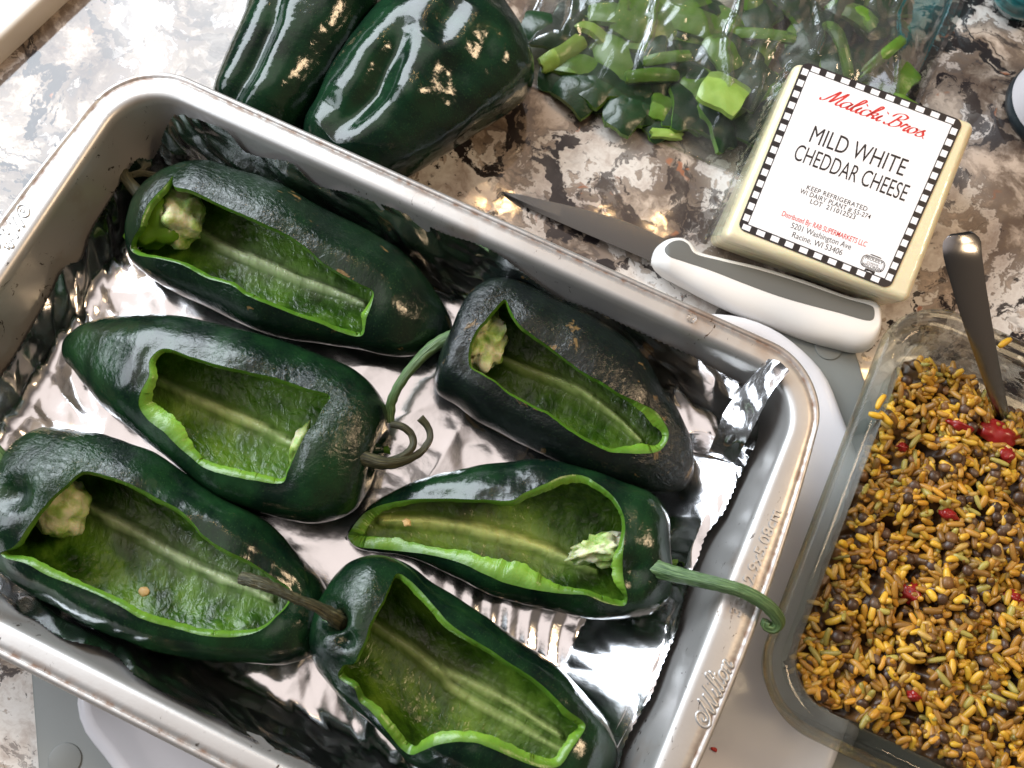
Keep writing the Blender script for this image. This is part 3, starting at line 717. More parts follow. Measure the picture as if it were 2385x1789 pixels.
blob('seed_core', np.array(at(*A_([(290,380)])[0], 30))+np.array([0,0,-6]), (13,14,10), F_BRIGHT, r, off, sub=3, lump=.5, seed=5)
tube('stem', [at(*A_([(230,300)])[0],24), at(*A_([(165,235)])[0],25), at(*A_([(120,180)])[0],24), at(*A_([(108,140)])[0],22)], [3.6,2.9,2.5,2.9], M_STEMB, r, off, ribs=5)
tube('stem_strand', [at(*A_([(118,150)])[0],22), at(*A_([(200,140)])[0],20), at(*A_([(320,158)])[0],20)], [2.2,1.6,1.5], M_STEMB, r, off, ribs=4)
# 2 middle left pepper
r, off = pepper('poblano_pepper', 'glossy pepper at the middle left, tip pointing left, with a bright green cut lip', 
  B_([(1868,690),(1850,560),(1790,460),(1690,390),(1500,310),(1300,240),(1100,180),(900,130),(700,90),(500,85),(300,95),(180,120),(80,170),(47,222)]),
  B_([(1720,900),(1745,980),(1735,1060),(1690,1130),(1620,1172),(1480,1205),(1350,1190),(1150,1130),(950,1050),(750,920),(600,800),(450,680),(330,580),(230,460),(130,350),(70,290),(48,240)]),
  24, 3.5, 46, S_GREEN, F_BRIGHT, seed=2,
  opening=B_([(655,255),(800,300),(950,345),(1150,390),(1280,420),(1420,470),(1555,515),(1515,580),(1480,650),(1430,710),(1385,790),(1350,870),(1325,930),(1300,985),(1150,975),(1000,945),(880,910),(800,850),(730,790),(650,710),(560,640),(520,580),(515,520),(550,440),(570,400),(570,330),(600,280)]),
  lips=[(365,945,55,8.5),(410,1010,45,5.5),(350,850,45,1.5),(520,1090,60,2.2),(620,1115,60,2)],
  ribs=[(B_([(600,420),(700,470),(850,545),(1000,610),(1150,670),(1280,740),(1410,810)]), 13, 2.4, 1.0)],
  wz=[(770,930,110,.75),(560,800,160,.3),(850,1150,120,.3),(160,800,80,.4)])
blob('seed_core', at(*B_([(1400,770)])[0], 22), (4,9,6), M_CORE, r, off, sub=3, lump=.4, seed=4)
P2 = lambda x, y, z: at(*B_([(x,y)])[0], z)
tube('stem', [P2(1560,770,36), P2(1640,815,38), P2(1760,860,38), P2(1870,882,37), P2(1980,860,33), P2(2060,810,30), P2(2100,740,29), P2(2085,680,29), P2(2045,635,30)], [7.2,5.2,3.2,2.7,2.2,1.7,1.5,1.4,1.8], M_STEMB, r, off, ribs=5, lump=.15, n=70)
tube('stem_strand', [P2(1880,872,35), P2(1950,845,34), P2(2005,790,33), P2(2000,730,33), P2(1950,685,34), P2(1885,672,34)], [1.6,1.6,1.5,1.5,1.6,1.2], M_STEMB, r, off, ribs=4, lump=.1, n=50)
# 3 lower left pepper
r, off = pepper('poblano_pepper', 'wide open pepper at the lower left edge with one loose seed inside', 
  C_([(-30,330),(10,300),(75,240),(130,150),(200,85),(300,52),(450,55),(650,90),(850,170),(1000,220),(1200,350),(1400,470),(1600,570),(1750,680),(1900,830),(2000,940),(2080,1060),(2102,1180)]),
  C_([(-120,640),(-110,780),(-40,930),(60,1010),(200,1110),(400,1225),(600,1330),(800,1410),(1000,1480),(1300,1530),(1600,1552),(1850,1550),(2000,1500),(2070,1380),(2102,1240)]),
  24, 3.5, 48, S_GREEN, F_DARK, seed=3, roof=.95,
  opening=C_([(520,325),(700,355),(850,410),(1000,490),(1150,570),(1230,640),(1300,730),(1450,830),(1600,900),(1750,1000),(1860,1080),(1870,1150),(1780,1260),(1680,1345),(1500,1392),(1300,1382),(1100,1330),(900,1272),(750,1185),(600,1110),(480,1062),(300,995),(150,915),(20,880),(-10,850),(60,820),(110,775),(150,710),(200,640),(300,520),(430,400)]),
  lips=[(560,1240,60,1.6),(100,1320,90,1.8),(320,1430,120,1.5),(520,1490,80,1.3)],
  ribs=[(C_([(540,530),(700,620),(850,700),(1000,790),(1150,880),(1300,950),(1500,1040),(1750,1150)]), 13, 2.6, 1.0)],
  wz=[(90,1080,110,.6),(280,1080,120,.3)], dents=[(30,1150,38,6)], lobes=3)
blob('seed_core', np.array(at(*C_([(395,565)])[0], 24)), (12,12.5,9), M_CORE, r, off, sub=4, lump=.26, seed=8, fr=1.8)
tube('stem', [at(40,1150,28), at(20,1105,33), at(0,1075,36), at(-35,1035,38)], [5.5,4.4,4.0,4], M_STEM, r, off, ribs=5)
sd_ = blob('pepper_seed', at(*C_([(928,1100)])[0], 9.5), (2.3,2.0,.9), M_SEED, sub=3, lump=.25, seed=1)
tag(sd_, 'flat tan seed lying inside the wide open pepper at the lower left', 'seed')
# 5 pepper at right, blackened
r, off = pepper('poblano_pepper', 'blackened wrinkled pepper at the far right of the pan with tan scars on it', 
  E_([(262,400),(275,300),(330,190),(400,110),(480,65),(600,50),(750,90),(900,160),(1050,240),(1200,320),(1400,440),(1600,600),(1700,720),(1780,850),(1880,960),(1950,1080),(2000,1200),(2030,1350),(2037,1450)]),
  E_([(200,520),(150,610),(108,700),(100,790),(130,870),(250,950),(400,1060),(550,1140),(750,1250),(950,1350),(1200,1440),(1400,1500),(1600,1550),(1800,1578),(1950,1562),(2030,1490)]),
  24, 3.5, 44, S_DARK, F_OLIVE, seed=5,
  opening=E_([(480,320),(560,225),(620,172),(660,250),(720,350),(850,455),(950,525),(1100,640),(1250,740),(1350,790),(1450,860),(1600,930),(1735,1000),(1800,1090),(1830,1160),(1812,1235),(1740,1300),(1600,1312),(1480,1308),(1400,1302),(1280,1250),(1150,1180),(1050,1110),(930,1020),(850,985),(750,930),(640,870),(550,790),(450,730),(365,675),(350,600),(370,480),(420,390)]),
  lips=[(1535,960,40,4.0),(1500,1045,45,4.0)],
  ribs=[(E_([(540,600),(700,670),(900,750),(1050,800),(1200,870),(1350,980),(1480,1090),(1620,1230)]), 10, 2.6, .95)],
  wz=[(1100,720,90,.6),(1590,1080,90,.9),(1300,900,200,.3)])
blob('seed_core', at(*E_([(470,510)])[0], 27), (9,13,9), M_CORE, r, off, sub=4, lump=.55, seed=11, fr=2.2, spike=.3)
P5 = lambda x, y, z: at(*B_([(x,y)])[0], z)
tube('stem', [at(*E_([(300,430)])[0],30), at(*E_([(230,455)])[0],31), P5(2140,235,31), P5(2060,300,30), P5(1980,390,28), P5(1920,480,26), P5(1885,570,22), P5(1875,660,19)], [3.2,2.9,2.8,2.3,2.2,2.1,2.2,2.5], M_STEM, r, off, ribs=5, lump=.15, n=60)
sd_ = blob('pepper_seed', at(1614,1128,11), (2.2,1.6,.9), M_SEED, sub=3, lump=.25, seed=4)
tag(sd_, 'pale seed on the foil at the tip of the blackened pepper', 'seed')
# 6 pepper with the long green stem
r, off = pepper('poblano_pepper', 'pepper with a folded pale lip and a long green stem reaching over the pan handle', 
  F_([(1540,400),(1575,330),(1560,260),(1490,175),(1350,125),(1250,88),(1150,60),(1000,38),(850,45),(650,60),(450,100),(250,180),(120,260),(50,330),(32,370)]),
  F_([(1600,600),(1590,690),(1500,765),(1400,785),(1250,778),(1100,755),(900,710),(700,640),(550,570),(420,510),(300,465),(200,455),(100,435),(40,395)]),
  22, 3.5, 42, S_GREEN, F_OLIVE, seed=6,
  opening=F_([(1335,200),(1280,150),(1200,100),(1150,88),(1080,100),(1000,135),(900,180),(850,210),(700,210),(500,205),(350,210),(220,235),(140,275),(85,340),(62,385),(90,430),(200,447),(300,457),(450,475),(600,515),(700,560),(800,605),(900,632),(1000,650),(1100,662),(1200,668),(1290,705),(1385,718),(1398,690),(1375,560),(1378,430),(1385,300)]),
  lips=[(1200,1320,85,9.5),(1080,1275,60,4),(900,1260,70,3),(1300,1130,90,1.8),(830,1240,40,3.5),(1430,1330,50,4.0)],
  ribs=[(F_([(230,310),(450,320),(650,350),(850,400),(1000,450),(1130,510),(1240,555)]), 15, 3.0, 1.0)],
  wz=[(1450,1280,80,.2)], dents=[(1480,1330,40,5)])
c0 = at(*F_([(1275,450)])[0], 20)
blob('seed_core', c0, (6,13,7), M_CORE, r, off, sub=4, lump=.6, seed=14, fr=2.4, rotz=-.9, spike=.25)
P6 = lambda x, y, z: at(*F_([(x,y)])[0], z)
tube('stem', [P6(1440,525,30), P6(1490,530,34), P6(1600,560,42), P6(1720,590,50), P6(1850,620,56), P6(1950,650,58), P6(2040,700,58), P6(2095,750,56), P6(2118,800,53), P6(2095,825,51), P6(2055,812,51), P6(2062,790,52)],
     [6.0,4.3,3.5,3.2,3.0,2.8,2.7,2.7,2.7,2.7,2.4,2.0], M_STEM, r, off, ribs=5, lump=.10, n=90, nv=20)
blob('calyx', P6(1455,522,29), (6.5,8,7), M_STEM, r, off, sub=3, lump=.4, seed=19)
sd_ = blob('pepper_seed', at(*F_([(342,322)])[0], 20), (2.0,1.6,.8), M_SEED, sub=3, lump=.3, seed=6)
tag(sd_, 'tan seed caught near the tip inside the pepper with the long green stem', 'seed')
# 4 bottom pepper
r, off = pepper('poblano_pepper', 'pepper nearest the bottom edge with a straight brown stem and wavy cut edge', 
  D_([(190,400),(185,330),(240,240),(330,160),(450,110),(570,95),(680,130),(780,190),(880,270),(1000,350),(1150,450),(1300,550),(1450,660),(1600,760),(1750,870),(1900,1010),(2000,1130),(2060,1260),(2090,1400),(2080,1520)]),
  D_([(80,440),(58,500),(65,580),(90,700),(140,850),(250,970),(400,1090),(520,1200),(620,1310),(700,1400),(800,1470),(950,1540),(1150,1620),(1400,1700),(1700,1730),(1900,1690),(2060,1580)]),
  26, 3.5, 50, S_GREEN, F_OLIVE, seed=4,
  opening=D_([(650,205),(740,260),(830,350),(900,430),(980,520),(1100,610),(1250,700),(1400,800),(1550,900),(1650,990),(1750,1090),(1865,1185),(1830,1270),(1770,1350),(1700,1450),(1600,1465),(1500,1440),(1400,1400),(1250,1335),(1150,1300),(1000,1300),(900,1320),(800,1360),(740,1382),(690,1355),(630,1290),(550,1190),(480,1100),(400,1030),(370,950),(300,905),(265,870),(300,800),(370,790),(400,730),(440,640),(480,520),(560,380),(610,270)]),
  lips=[(1010,1740,60,2.6),(1130,1745,80,3.2),(1250,1780,80,2.5),(880,1700,60,1.6),(1330,1720,60,2.4),(1000,1480,80,1.4)],
  ribs=[(D_([(480,520),(620,620),(750,700),(880,810),(1050,880),(1250,970),(1400,1050),(1550,1150),(1700,1250)]), 13, 2.6, 1.0),
        (D_([(900,830),(1000,940),(1150,1040),(1300,1120),(1450,1200),(1600,1290),(1750,1370)]), 12, 2.0, .75)],
  wz=[(830,1390,70,.4),(780,1520,60,.4)], dents=[(775,1440,26,10),(800,1490,22,5)], lobes=4)
P4 = lambda x, y, z: at(x, y, z)
tube('stem', [P4(800,1452,36), P4(782,1440,44), P4(740,1415,50), P4(690,1395,54), P4(630,1368,56), P4(585,1352,56), P4(560,1347,55)], [5.2,3.3,2.2,1.9,2.0,2.6,2.4], M_STEMB, r, off, ribs=5, lump=.3, n=60, nv=18)
blob('calyx', P4(795,1446,38), (7.5,7.5,2.5), M_STEM, r, off, sub=3, lump=.5, seed=9)

# ------------------------------------------------------------------ whole peppers on the counter
r, off = pepper('whole_pepper', 'dark uncut pepper lying on the counter at the left behind the pan rim', 
  W_([(420,-420),(350,-330),(330,-200),(300,-60),(262,100),(205,250),(130,450),(60,640),(80,800),(160,900)]),
  W_([(980,-420),(1090,-330),(1150,-200),(1160,-60),(1120,110),(1000,330),(800,600),(600,790),(400,900),(240,930)]),
  6, -17.9, 54, S_WET, None, seed=12, grooves=[([(655,-40),(632,40),(600,110),(570,175),(535,240),(520,280)],24,6)], group=None)
r, off = pepper('whole_pepper', 'deeply dented uncut pepper on the counter, right of the other uncut one', 
  W_([(1700,-90),(1560,-110),(1400,-60),(1250,30),(1130,125),(1000,245),(880,380),(760,560),(680,700),(620,850),(620,980),(660,1090)]),
  W_([(1880,0),(1960,80),(2040,200),(2085,330),(2116,470),(2095,590),(1950,715),(1750,840),(1500,1000),(1300,1110),(1100,1180),(900,1200),(760,1150)]),
  8, -17.9, 62, S_WET, None, seed=21, grooves=[([(935,60),(915,110),(893,150),(870,205),(815,265),(760,310)],34,8),([(1080,-20),(1030,50),(1000,90)],36,4),([(1150,60),(1100,180),(1010,280)],40,2.5)], dents=[(960,215,42,-3),(760,240,30,2.5),(1060,160,40,3)], lobes=3)

# ------------------------------------------------------------------ cheese block
G_P = lambda x, y: (1580+.3616*x, 120+.3616*y)
n = NT('cheese'); t = n.tex(scale=35, Detail=4); t2 = n.tex(scale=60, vec=n.scale(n.obj(), (1,1,5)), Detail=4)
n.set(Base_Color=n.mix(t.outputs[0], (.78,.69,.43), (.84,.77,.54)), Roughness=.32, Subsurface_Weight=.25, Subsurface_Scale=.006, Coat_Weight=.7, Coat_Roughness=.06)
pb = n.bump(t2.outputs[0], dist=.0015, strength=.45); n.l(pb, n.b.inputs['Coat Normal']); M_CHEESE = n.m
zt, zf = 31.0, 13.0
T = [at(*G_P(760,52), zt), at(*G_P(1925,455), zt), at(*G_P(1490,1625), zf), at(*G_P(285,1195), zf)]
Bt = [None]*4
Bt[3] = at(*G_P(178,1245), -17.4); Bt[2] = at(*G_P(1310,1655), -17.4)
Bt[0] = np.array([Bt[3][0]+1, Bt[3][1]+92, -17.4+14]); Bt[1] = np.array([Bt[2][0]+2, Bt[2][1]+94, -17.4+14])
che = empty('cheese_block', (*(sum(T)/4)[:2], -18), 'block of pale yellow cheese with a checkered paper label against the plastic bag', 'cheese')
co = np.array([*(sum(T)/4)[:2], -18])
bm = bmesh.new(); vs = [bm.verts.new(Vector((p-co)*MM)) for p in T+Bt]
for q in ((0,1,2,3),(7,6,5,4),(0,4,5,1),(1,5,6,2),(2,6,7,3),(3,7,4,0)): bm.faces.new([vs[i] for i in q])
bmesh.ops.recalc_face_normals(bm, faces=bm.faces)
bmesh.ops.bevel(bm, geom=bm.edges[:], offset=.0042, segments=6, affect='EDGES', profile=.5)
me = bpy.data.meshes.new('cheese'); bm.to_mesh(me); bm.free(); me.materials.append(M_CHEESE)
me.polygons.foreach_set('use_smooth', [True]*len(me.polygons)); me.set_sharp_from_angle(angle=math.radians(40))
o = o_cheese = bpy.data.objects.new('cheese', me); C.objects.link(o); o.parent = che
# label plane: solve its corners on the top face plane
pn = np.cross(T[1]-T[0], T[3]-T[0]); pn /= np.linalg.norm(pn); pn = pn if pn[2] > 0 else -pn
def onplane(px, py, h=.35):
    a = at(px, py, 0); d = a-CAM; t = ((T[0]+pn*h-CAM)@pn)/(d@pn); return CAM+d*t
LC = [onplane(*G_P(*q)) for q in ((808,62),(1838,448),(1360,1532),(378,1140))]
def lab(s, t, h=0.0): return ((1-s)*(1-t))*LC[0]+s*(1-t)*LC[1]+s*t*LC[2]+(1-s)*t*LC[3]+pn*h
def lab_mesh(name, V2, F, mat, h): return mesh(name, [lab(x, y, h) for x, y in V2], F, mat, che, smooth=False, off=co)
LW, LH = 81.0, 100.0
M_PAPER = simple('label_paper', (.90,.90,.91), .30, Coat_Weight=.5); M_INK = simple('label_black', (.012,.010,.012), .35, Coat_Weight=.4)
M_RED = simple('label_red', (.62,.035,.03), .4)
def rq(w_, h_, r, n=8, x0=0, y0=0):
    out = []
    for cx_, cy_, a0 in ((w_-r,r,270),(w_-r,h_-r,0),(r,h_-r,90),(r,r,180)):
        for k in range(n+1):
            a = math.radians(a0+90*k/n); out.append(((x0+cx_+r*math.cos(a))/LW, (y0+cy_+r*math.sin(a))/LH))
    return out
o = lab_mesh('label_border', rq(LW, LH, 4.0), [list(range(36))[::-1]], M_INK, .05)
b = 4.4
o = lab_mesh('label_paper', rq(LW-2*b, LH-2*b, .3, x0=b, y0=b), [list(range(36))[::-1]], M_PAPER, .10)
V = []; F = []
def sq(x, y, w_, h_):
    k = len(V); V.extend([((x-w_/2)/LW,(y-h_/2)/LH),((x+w_/2)/LW,(y-h_/2)/LH),((x+w_/2)/LW,(y+h_/2)/LH),((x-w_/2)/LW,(y+h_/2)/LH)]); F.append([k+3,k+2,k+1,k])
for i in range(10):
    sq(6.4+i*(LW-12.8)/9.0+.4, 2.4, 4.2, 2.9); sq(4.2+i*(LW-12.6)/9.0, LH-2.3, 4.2, 2.9)
for i in range(14):
    sq(2.4, 5.6+i*(LH-13)/13, 3.0, 3.7); sq(LW-2.4, 7.4+i*(LH-13.4)/13, 3.0, 3.7)
lab_mesh('label_checks', V, F, M_PAPER, .10)
def label_text(txt, s0, s1, t0, t1, cap, mat, bold=0.0, h=.15, spacing=1.0):
    V, F = text_mesh(txt, 1.0, 1.0, bold=bold, spacing=spacing)
    V[:,0] /= V[:,0].max(); ch = .70
    L2 = [(s0+(s1-s0)*x, t0+(t1-t0)*x-y/ch*cap) for x, y in V[:,:2]]
    lab_mesh('label_text', L2, [f[::-1] for f in F], mat, h)
label_text('MILD WHITE', .205, .80, .412, .405, .098, M_INK, 0)
label_text('CHEDDAR CHEESE', .155, .868, .534, .530, .094, M_INK, 0)
label_text('KEEP REFRIGERATED', .300, .685, .661, .655, .0255, M_INK, .008, spacing=1.1)
label_text('WI DAIRY PLANT # 55-274', .270, .722, .694, .689, .0265, M_INK, .008, spacing=1.1)
label_text('LOT  211012523', .352, .638, .726, .720, .0265, M_INK, .008, spacing=1.1)
label_text('Distributed By: RAB SUPERMARKETS LLC', .222, .765, .846, .836, .029, M_RED, .008)
label_text('5201 Washington Ave', .300, .686, .889, .881, .032, M_INK, 0)
label_text('Racine, WI 53406', .328, .650, .934, .927, .032, M_INK, 0)
st, wd = script_strokes('Malicki Bros.', .42)
V = []; F = []
for s_ in st:
    p = catmull(s_, max(8, len(s_)*7)) if len(s_) > 2 else catmull([s_[0], ((s_[0][0]+s_[1][0])/2, (s_[0][1]+s_[1][1])/2), s_[1]], 5)
    q = np.c_[.180*LW+p[:,0]/wd*.655*LW, .170*LH-p[:,1]*.040*LH]
    T_ = np.gradient(q, axis=0); T_ /= np.linalg.norm(T_,axis=1)[:,None]+1e-9
    ang = np.arctan2(-T_[:,1], T_[:,0]); wdt = .16+.50*np.abs(np.sin(ang-math.radians(15)))**1.3
    if len(s_) == 2: wdt[:] = .95
    wdt *= np.minimum(1, .45+np.minimum(np.arange(len(q)), np.arange(len(q))[::-1])*.25)
    Np = np.c_[-T_[:,1], T_[:,0]]; k = len(V)
    for i in range(len(q)): V += [tuple((q[i]-Np[i]*wdt[i])/np.array([LW,LH])), tuple((q[i]+Np[i]*wdt[i])/np.array([LW,LH]))]
    F += [[k+2*i, k+2*i+1, k+2*i+3, k+2*i+2] for i in range(len(q)-1)]
lab_mesh('label_brand', V, F, M_RED, .16)
# badge
V = []; F = []
cxs, cys = .845*LW, .905*LH
def ring(w_, h_, r_, wd2):
    a = np.array(rq(w_, h_, r_, x0=cxs-w_/2, y0=cys-h_/2)); c_ = a.mean(0); b_ = c_+(a-c_)*np.array([1-wd2/w_*2, 1-wd2/h_*2]); k = len(V); m = len(a)
    V.extend(map(tuple, a)); V.extend(map(tuple, b_)); F.extend([[k+j, k+(j+1) % m, k+m+(j+1) % m, k+m+j] for j in range(m)])
ring(12.0, 6.8, 2.6, .38); ring(10.6, 5.6, 2.2, .16)
k = len(V); V += [((cxs+x)/LW,(cys+y)/LH) for x, y in ((-2.4,3.6),(2.6,3.6),(2.8,5.4),(0,4.6),(-2.6,5.2),(-3.2,-3.9),(3.2,-3.9),(2.2,-4.5),(-2.2,-4.5))]; F += [[k,k+1,k+2,k+3,k+4],[k+5,k+6,k+7,k+8]]
lab_mesh('label_badge', V, F, M_INK, .15)
label_text('PROUDLY', .790, .900, .895, .893, .016, M_INK, .01)
label_text('CHEESE', .808, .882, .913, .911, .010, M_INK, .0)
label_text('WISCONSIN', .782, .908, .935, .932, .018, M_INK, .01)

# clear film
n = NT('clear_film'); n.t.nodes.remove(n.b)
tr = n.n('ShaderNodeBsdfTransparent'); gl = n.n('ShaderNodeBsdfGlossy'); mx = n.n('ShaderNodeMixShader'); lw = n.n('ShaderNodeLayerWeight')
tr.inputs[0].default_value = (.80,.81,.78,1); gl.inputs['Roughness'].default_value = .10; gl.inputs[0].default_value = (.95,.97,1,1); lw.inputs[0].default_value = .28
fr_ = n.math('ADD', n.math('MULTIPLY', lw.outputs['Fresnel'], .5), .015); n.l(fr_, mx.inputs[0])
df = n.n('ShaderNodeBsdfDiffuse'); df.inputs[0].default_value = (.55,.56,.55,1); mf = n.n('ShaderNodeMixShader')
n.l(n.ramp(n.tex(scale=22, Detail=3).outputs[0], [(.35,(.01,)*3),(.65,(.07,)*3)]), mf.inputs[0]); n.l(tr.outputs[0], mf.inputs[1]); n.l(df.outputs[0], mf.inputs[2])
n.l(mf.outputs[0], mx.inputs[1]); n.l(gl.outputs[0], mx.inputs[2]); n.l(mx.outputs[0], n.out.inputs[0])
bt = n.tex(scale=90, vec=n.scale(n.obj(), (1,1.7,1)), Detail=4, Distortion=.5); bb = n.n('ShaderNodeBump'); bb.inputs['Distance'].default_value = .0014; bb.inputs['Strength'].default_value = .35
n.l(bt.outputs[0], bb.inputs['Height']); n.l(bb.outputs[0], gl.inputs['Normal']); n.l(bb.outputs[0], lw.inputs['Normal']); M_FILM = n.m
n = NT('shrink_film'); n.t.nodes.remove(n.b)
tr = n.n('ShaderNodeBsdfTransparent'); gl = n.n('ShaderNodeBsdfGlossy'); mx = n.n('ShaderNodeMixShader'); lw = n.n('ShaderNodeLayerWeight')
tr.inputs[0].default_value = (1,1,1,1); gl.inputs['Roughness'].default_value = .07; lw.inputs[0].default_value = .3
n.l(n.math('MULTIPLY', lw.outputs['Fresnel'], .65), mx.inputs[0])
n.l(tr.outputs[0], mx.inputs[1]); n.l(gl.outputs[0], mx.inputs[2]); n.l(mx.outputs[0], n.out.inputs[0])
bt = n.tex(scale=70, vec=n.scale(n.obj(), (1,.5,2.4)), Detail=5, Distortion=1.0); bb = n.n('ShaderNodeBump'); bb.inputs['Distance'].default_value = .0012; bb.inputs['Strength'].default_value = .5
n.l(bt.outputs[0], bb.inputs['Height']); n.l(bb.outputs[0], gl.inputs['Normal']); n.l(bb.outputs[0], lw.inputs['Normal']); M_WRAP = n.m
# wrap gathered along the left edge of the cheese
nu_, nv_ = 90, 9; pts = []
for i in range(nu_):
    f = i/(nu_-1); a = T[0]*(1-f)+T[3]*f; b_ = (Bt[0]*(1-f)+Bt[3]*f)
    for j in range(nv_):
        g = j/(nv_-1); out = math.sin(g*math.pi)*3.2; q = a*(1-g)+b_*g+np.array([-1,0,0])*(1.4+out*(.6+.8*abs(noise.noise((i*.35, j*.4, 2))))+1.5*noise.noise((i*.5, j*.6, 4)))
        pts.append(q+np.array([0,0,.8*noise.noise((i*.6, j, 7))]))
mesh('plastic_wrap', pts, gridfaces(nu_, nv_, closed_v=False), M_FILM, che, off=co)

# ------------------------------------------------------------------ knife
H_P = lambda pts: cr(1150,420,.4204,pts)
n = NT('blade_steel'); t = n.tex(scale=300, vec=n.scale(n.obj(), (.12,2.5,1)), Detail=3)
n.set(Base_Color=(.12,.118,.112), Metallic=1.0, Roughness=.25); n.bump(t.outputs[0], dist=.00006, strength=.5); M_BLADE = n.m
kc = at(*H_P([(870,430)])[0], -10); kn = empty('paring_knife', (*kc[:2],-18), 'paring knife with a white and grey handle lying between the pan and the cheese', 'knife')
ko = np.array([kc[0],kc[1],-18.])
topE = catmull(H_P([(43,61),(250,108),(500,165),(750,240),(930,322),(985,350)]), 50); botE = catmull(H_P([(43,66),(150,132),(300,204),(500,292),(700,376),(870,448),(940,478)]), 50)
V = []
for i in range(50):
    f = i/49; z = -16.5+7*f
    a = at(*topE[i], z); b_ = at(*botE[i], z-.3)
    for g, h in ((0,1.0),(.72,.75),(1,.05)): q = a*(1-g)+b_*g; V.append(q+np.array([0,0,h*min(1,f*8+.15)]))
    for g, h in ((1,-.05),(.72,-.5),(0,-.8)): q = a*(1-g)+b_*g; V.append(q+np.array([0,0,h*min(1,f*8+.15)]))
mesh('blade', V, gridfaces(50, 6).tolist()+[[5,4,3,2,1,0]], M_BLADE, kn, off=ko, sharp=12)
hA = catmull(H_P([(872,440),(892,385),(960,338),(1030,330),(1075,352),(1110,398),(1250,440),(1450,485),(1700,560),(1950,650),(2105,690),(2142,750)]), 110)
hB = catmull(H_P([(870,462),(900,498),(1000,560),(1150,642),(1350,740),(1550,815),(1750,890),(1900,930),(2010,952),(2090,930),(2140,800)]), 110)
zm = np.linspace(-9,-7.5,110); a = np.array([at(*hA[i], zm[i]) for i in range(110)]); b_ = np.array([at(*hB[i], zm[i]) for i in range(110)])
nv = 56; V = np.zeros((110,nv,3)); th = np.arange(nv)/nv*2*math.pi-math.pi/2
for i in range(110):
    c_ = (a[i]+b_[i])/2; h_ = (a[i]-b_[i])/2; L_ = np.linalg.norm(h_); hz = min(8.5, L_*.9)
    V[i] = c_+h_*(np.sign(np.cos(th))*np.abs(np.cos(th))**.8)[:,None]; V[i,:,2] = zm[i]+hz*np.sign(np.sin(th))*np.abs(np.sin(th))**.8
Nk = nrm(V); ctr = (a+b_)/2
fl = ((V-ctr[:,None])*Nk).sum() < 0; Nk = -Nk if fl else Nk; Vk = V.reshape(-1,3); Nk = Nk.reshape(-1,3)
inl = catmull(H_P([(945,385),(980,345),(1035,333),(1078,356),(1108,402),(1250,444),(1450,492),(1700,568),(1950,655),(2098,700),(2108,715),(2106,765),(2090,778),(1900,732),(1600,650),(1400,578),(1200,500),(1050,450),(965,418)]), 200, closed=True)
s = np.where(Nk[:,2] > -.15, poly_sdf(pix(Vk), inl), 50.)
F = gridfaces(110, nv, flip=fl); keep, rec, bd = cut(F, s); v_, f_, _ = compact(extend(Vk, rec), np.array(keep), {})
M_HAND = simple('white_handle', (.80,.78,.74), .34); M_INL = simple('grey_grip', (.12,.12,.108), .6)
hnd = mesh('handle', v_, f_, M_HAND, kn, off=ko)
keep, rec, bd = cut(F, -s); v_, f_, _ = compact(extend(Vk+Nk*.12, rec), np.array(keep), {})
gi = mesh('grip_inlay', v_, f_, M_INL, hnd); gi.data.transform(Matrix.Translation(Vector(-ko*MM)))

# ------------------------------------------------------------------ glass container
n = NT('glass'); n.set(Base_Color=(.93,.97,.95), Roughness=.02, Transmission_Weight=1.0, IOR=1.42)
tr = n.n('ShaderNodeBsdfTransparent'); tr.inputs[0].default_value = (.90,.93,.91,1); mx = n.n('ShaderNodeMixShader'); mx.inputs[0].default_value = .36
n.l(tr.outputs[0], mx.inputs[1]); n.l(n.b.outputs[0], mx.inputs[2]); n.l(mx.outputs[0], n.out.inputs[0]); M_GLASS = n.m
X0, X1, Y0, Y1 = 189.0, 343.0, -19.5, 180.5; ccx, ccy = (X0+X1)/2, (Y0+Y1)/2
gc = empty('glass_container', (ccx,ccy,-1.5), 'thick clear glass storage dish full of yellow rice and lentils right of the pan', 'container')
gp = [(60,2.6),(24,2.6),(18.5,4.0),(15.6,8),(14.6,20),(13.6,32),(12.8,38.5),(11.2,41.6),(7,42.6),(3,42.2),(.6,40.4),(0,37.8),(.8,35.2),(3.2,33.6),(5.2,32.4),(6.2,29),(7.2,12),(8.2,5),(11,.2),(17,-1.2),(24,-1.3),(60,-1.3)]
def grr(d): 
    P = rr((X1-X0)/2-d, (Y1-Y0)/2-d, max(30-d*.75, 4), 0, 30, 22); return P+np.array([ccx,ccy])
loops = [np.c_[grr(d), np.full(len(grr(d)), z)] for d, z in gp]; NL = len(loops[0]); V = np.vstack(loops)
F = gridfaces(len(gp), NL, flip=True).tolist(); F.append(list(range(NL))); F.append([(len(gp)-1)*NL+j for j in range(NL)][::-1])
mesh('dish', V, F, M_GLASS, gc, off=(ccx,ccy,-1.5), sharp=50)

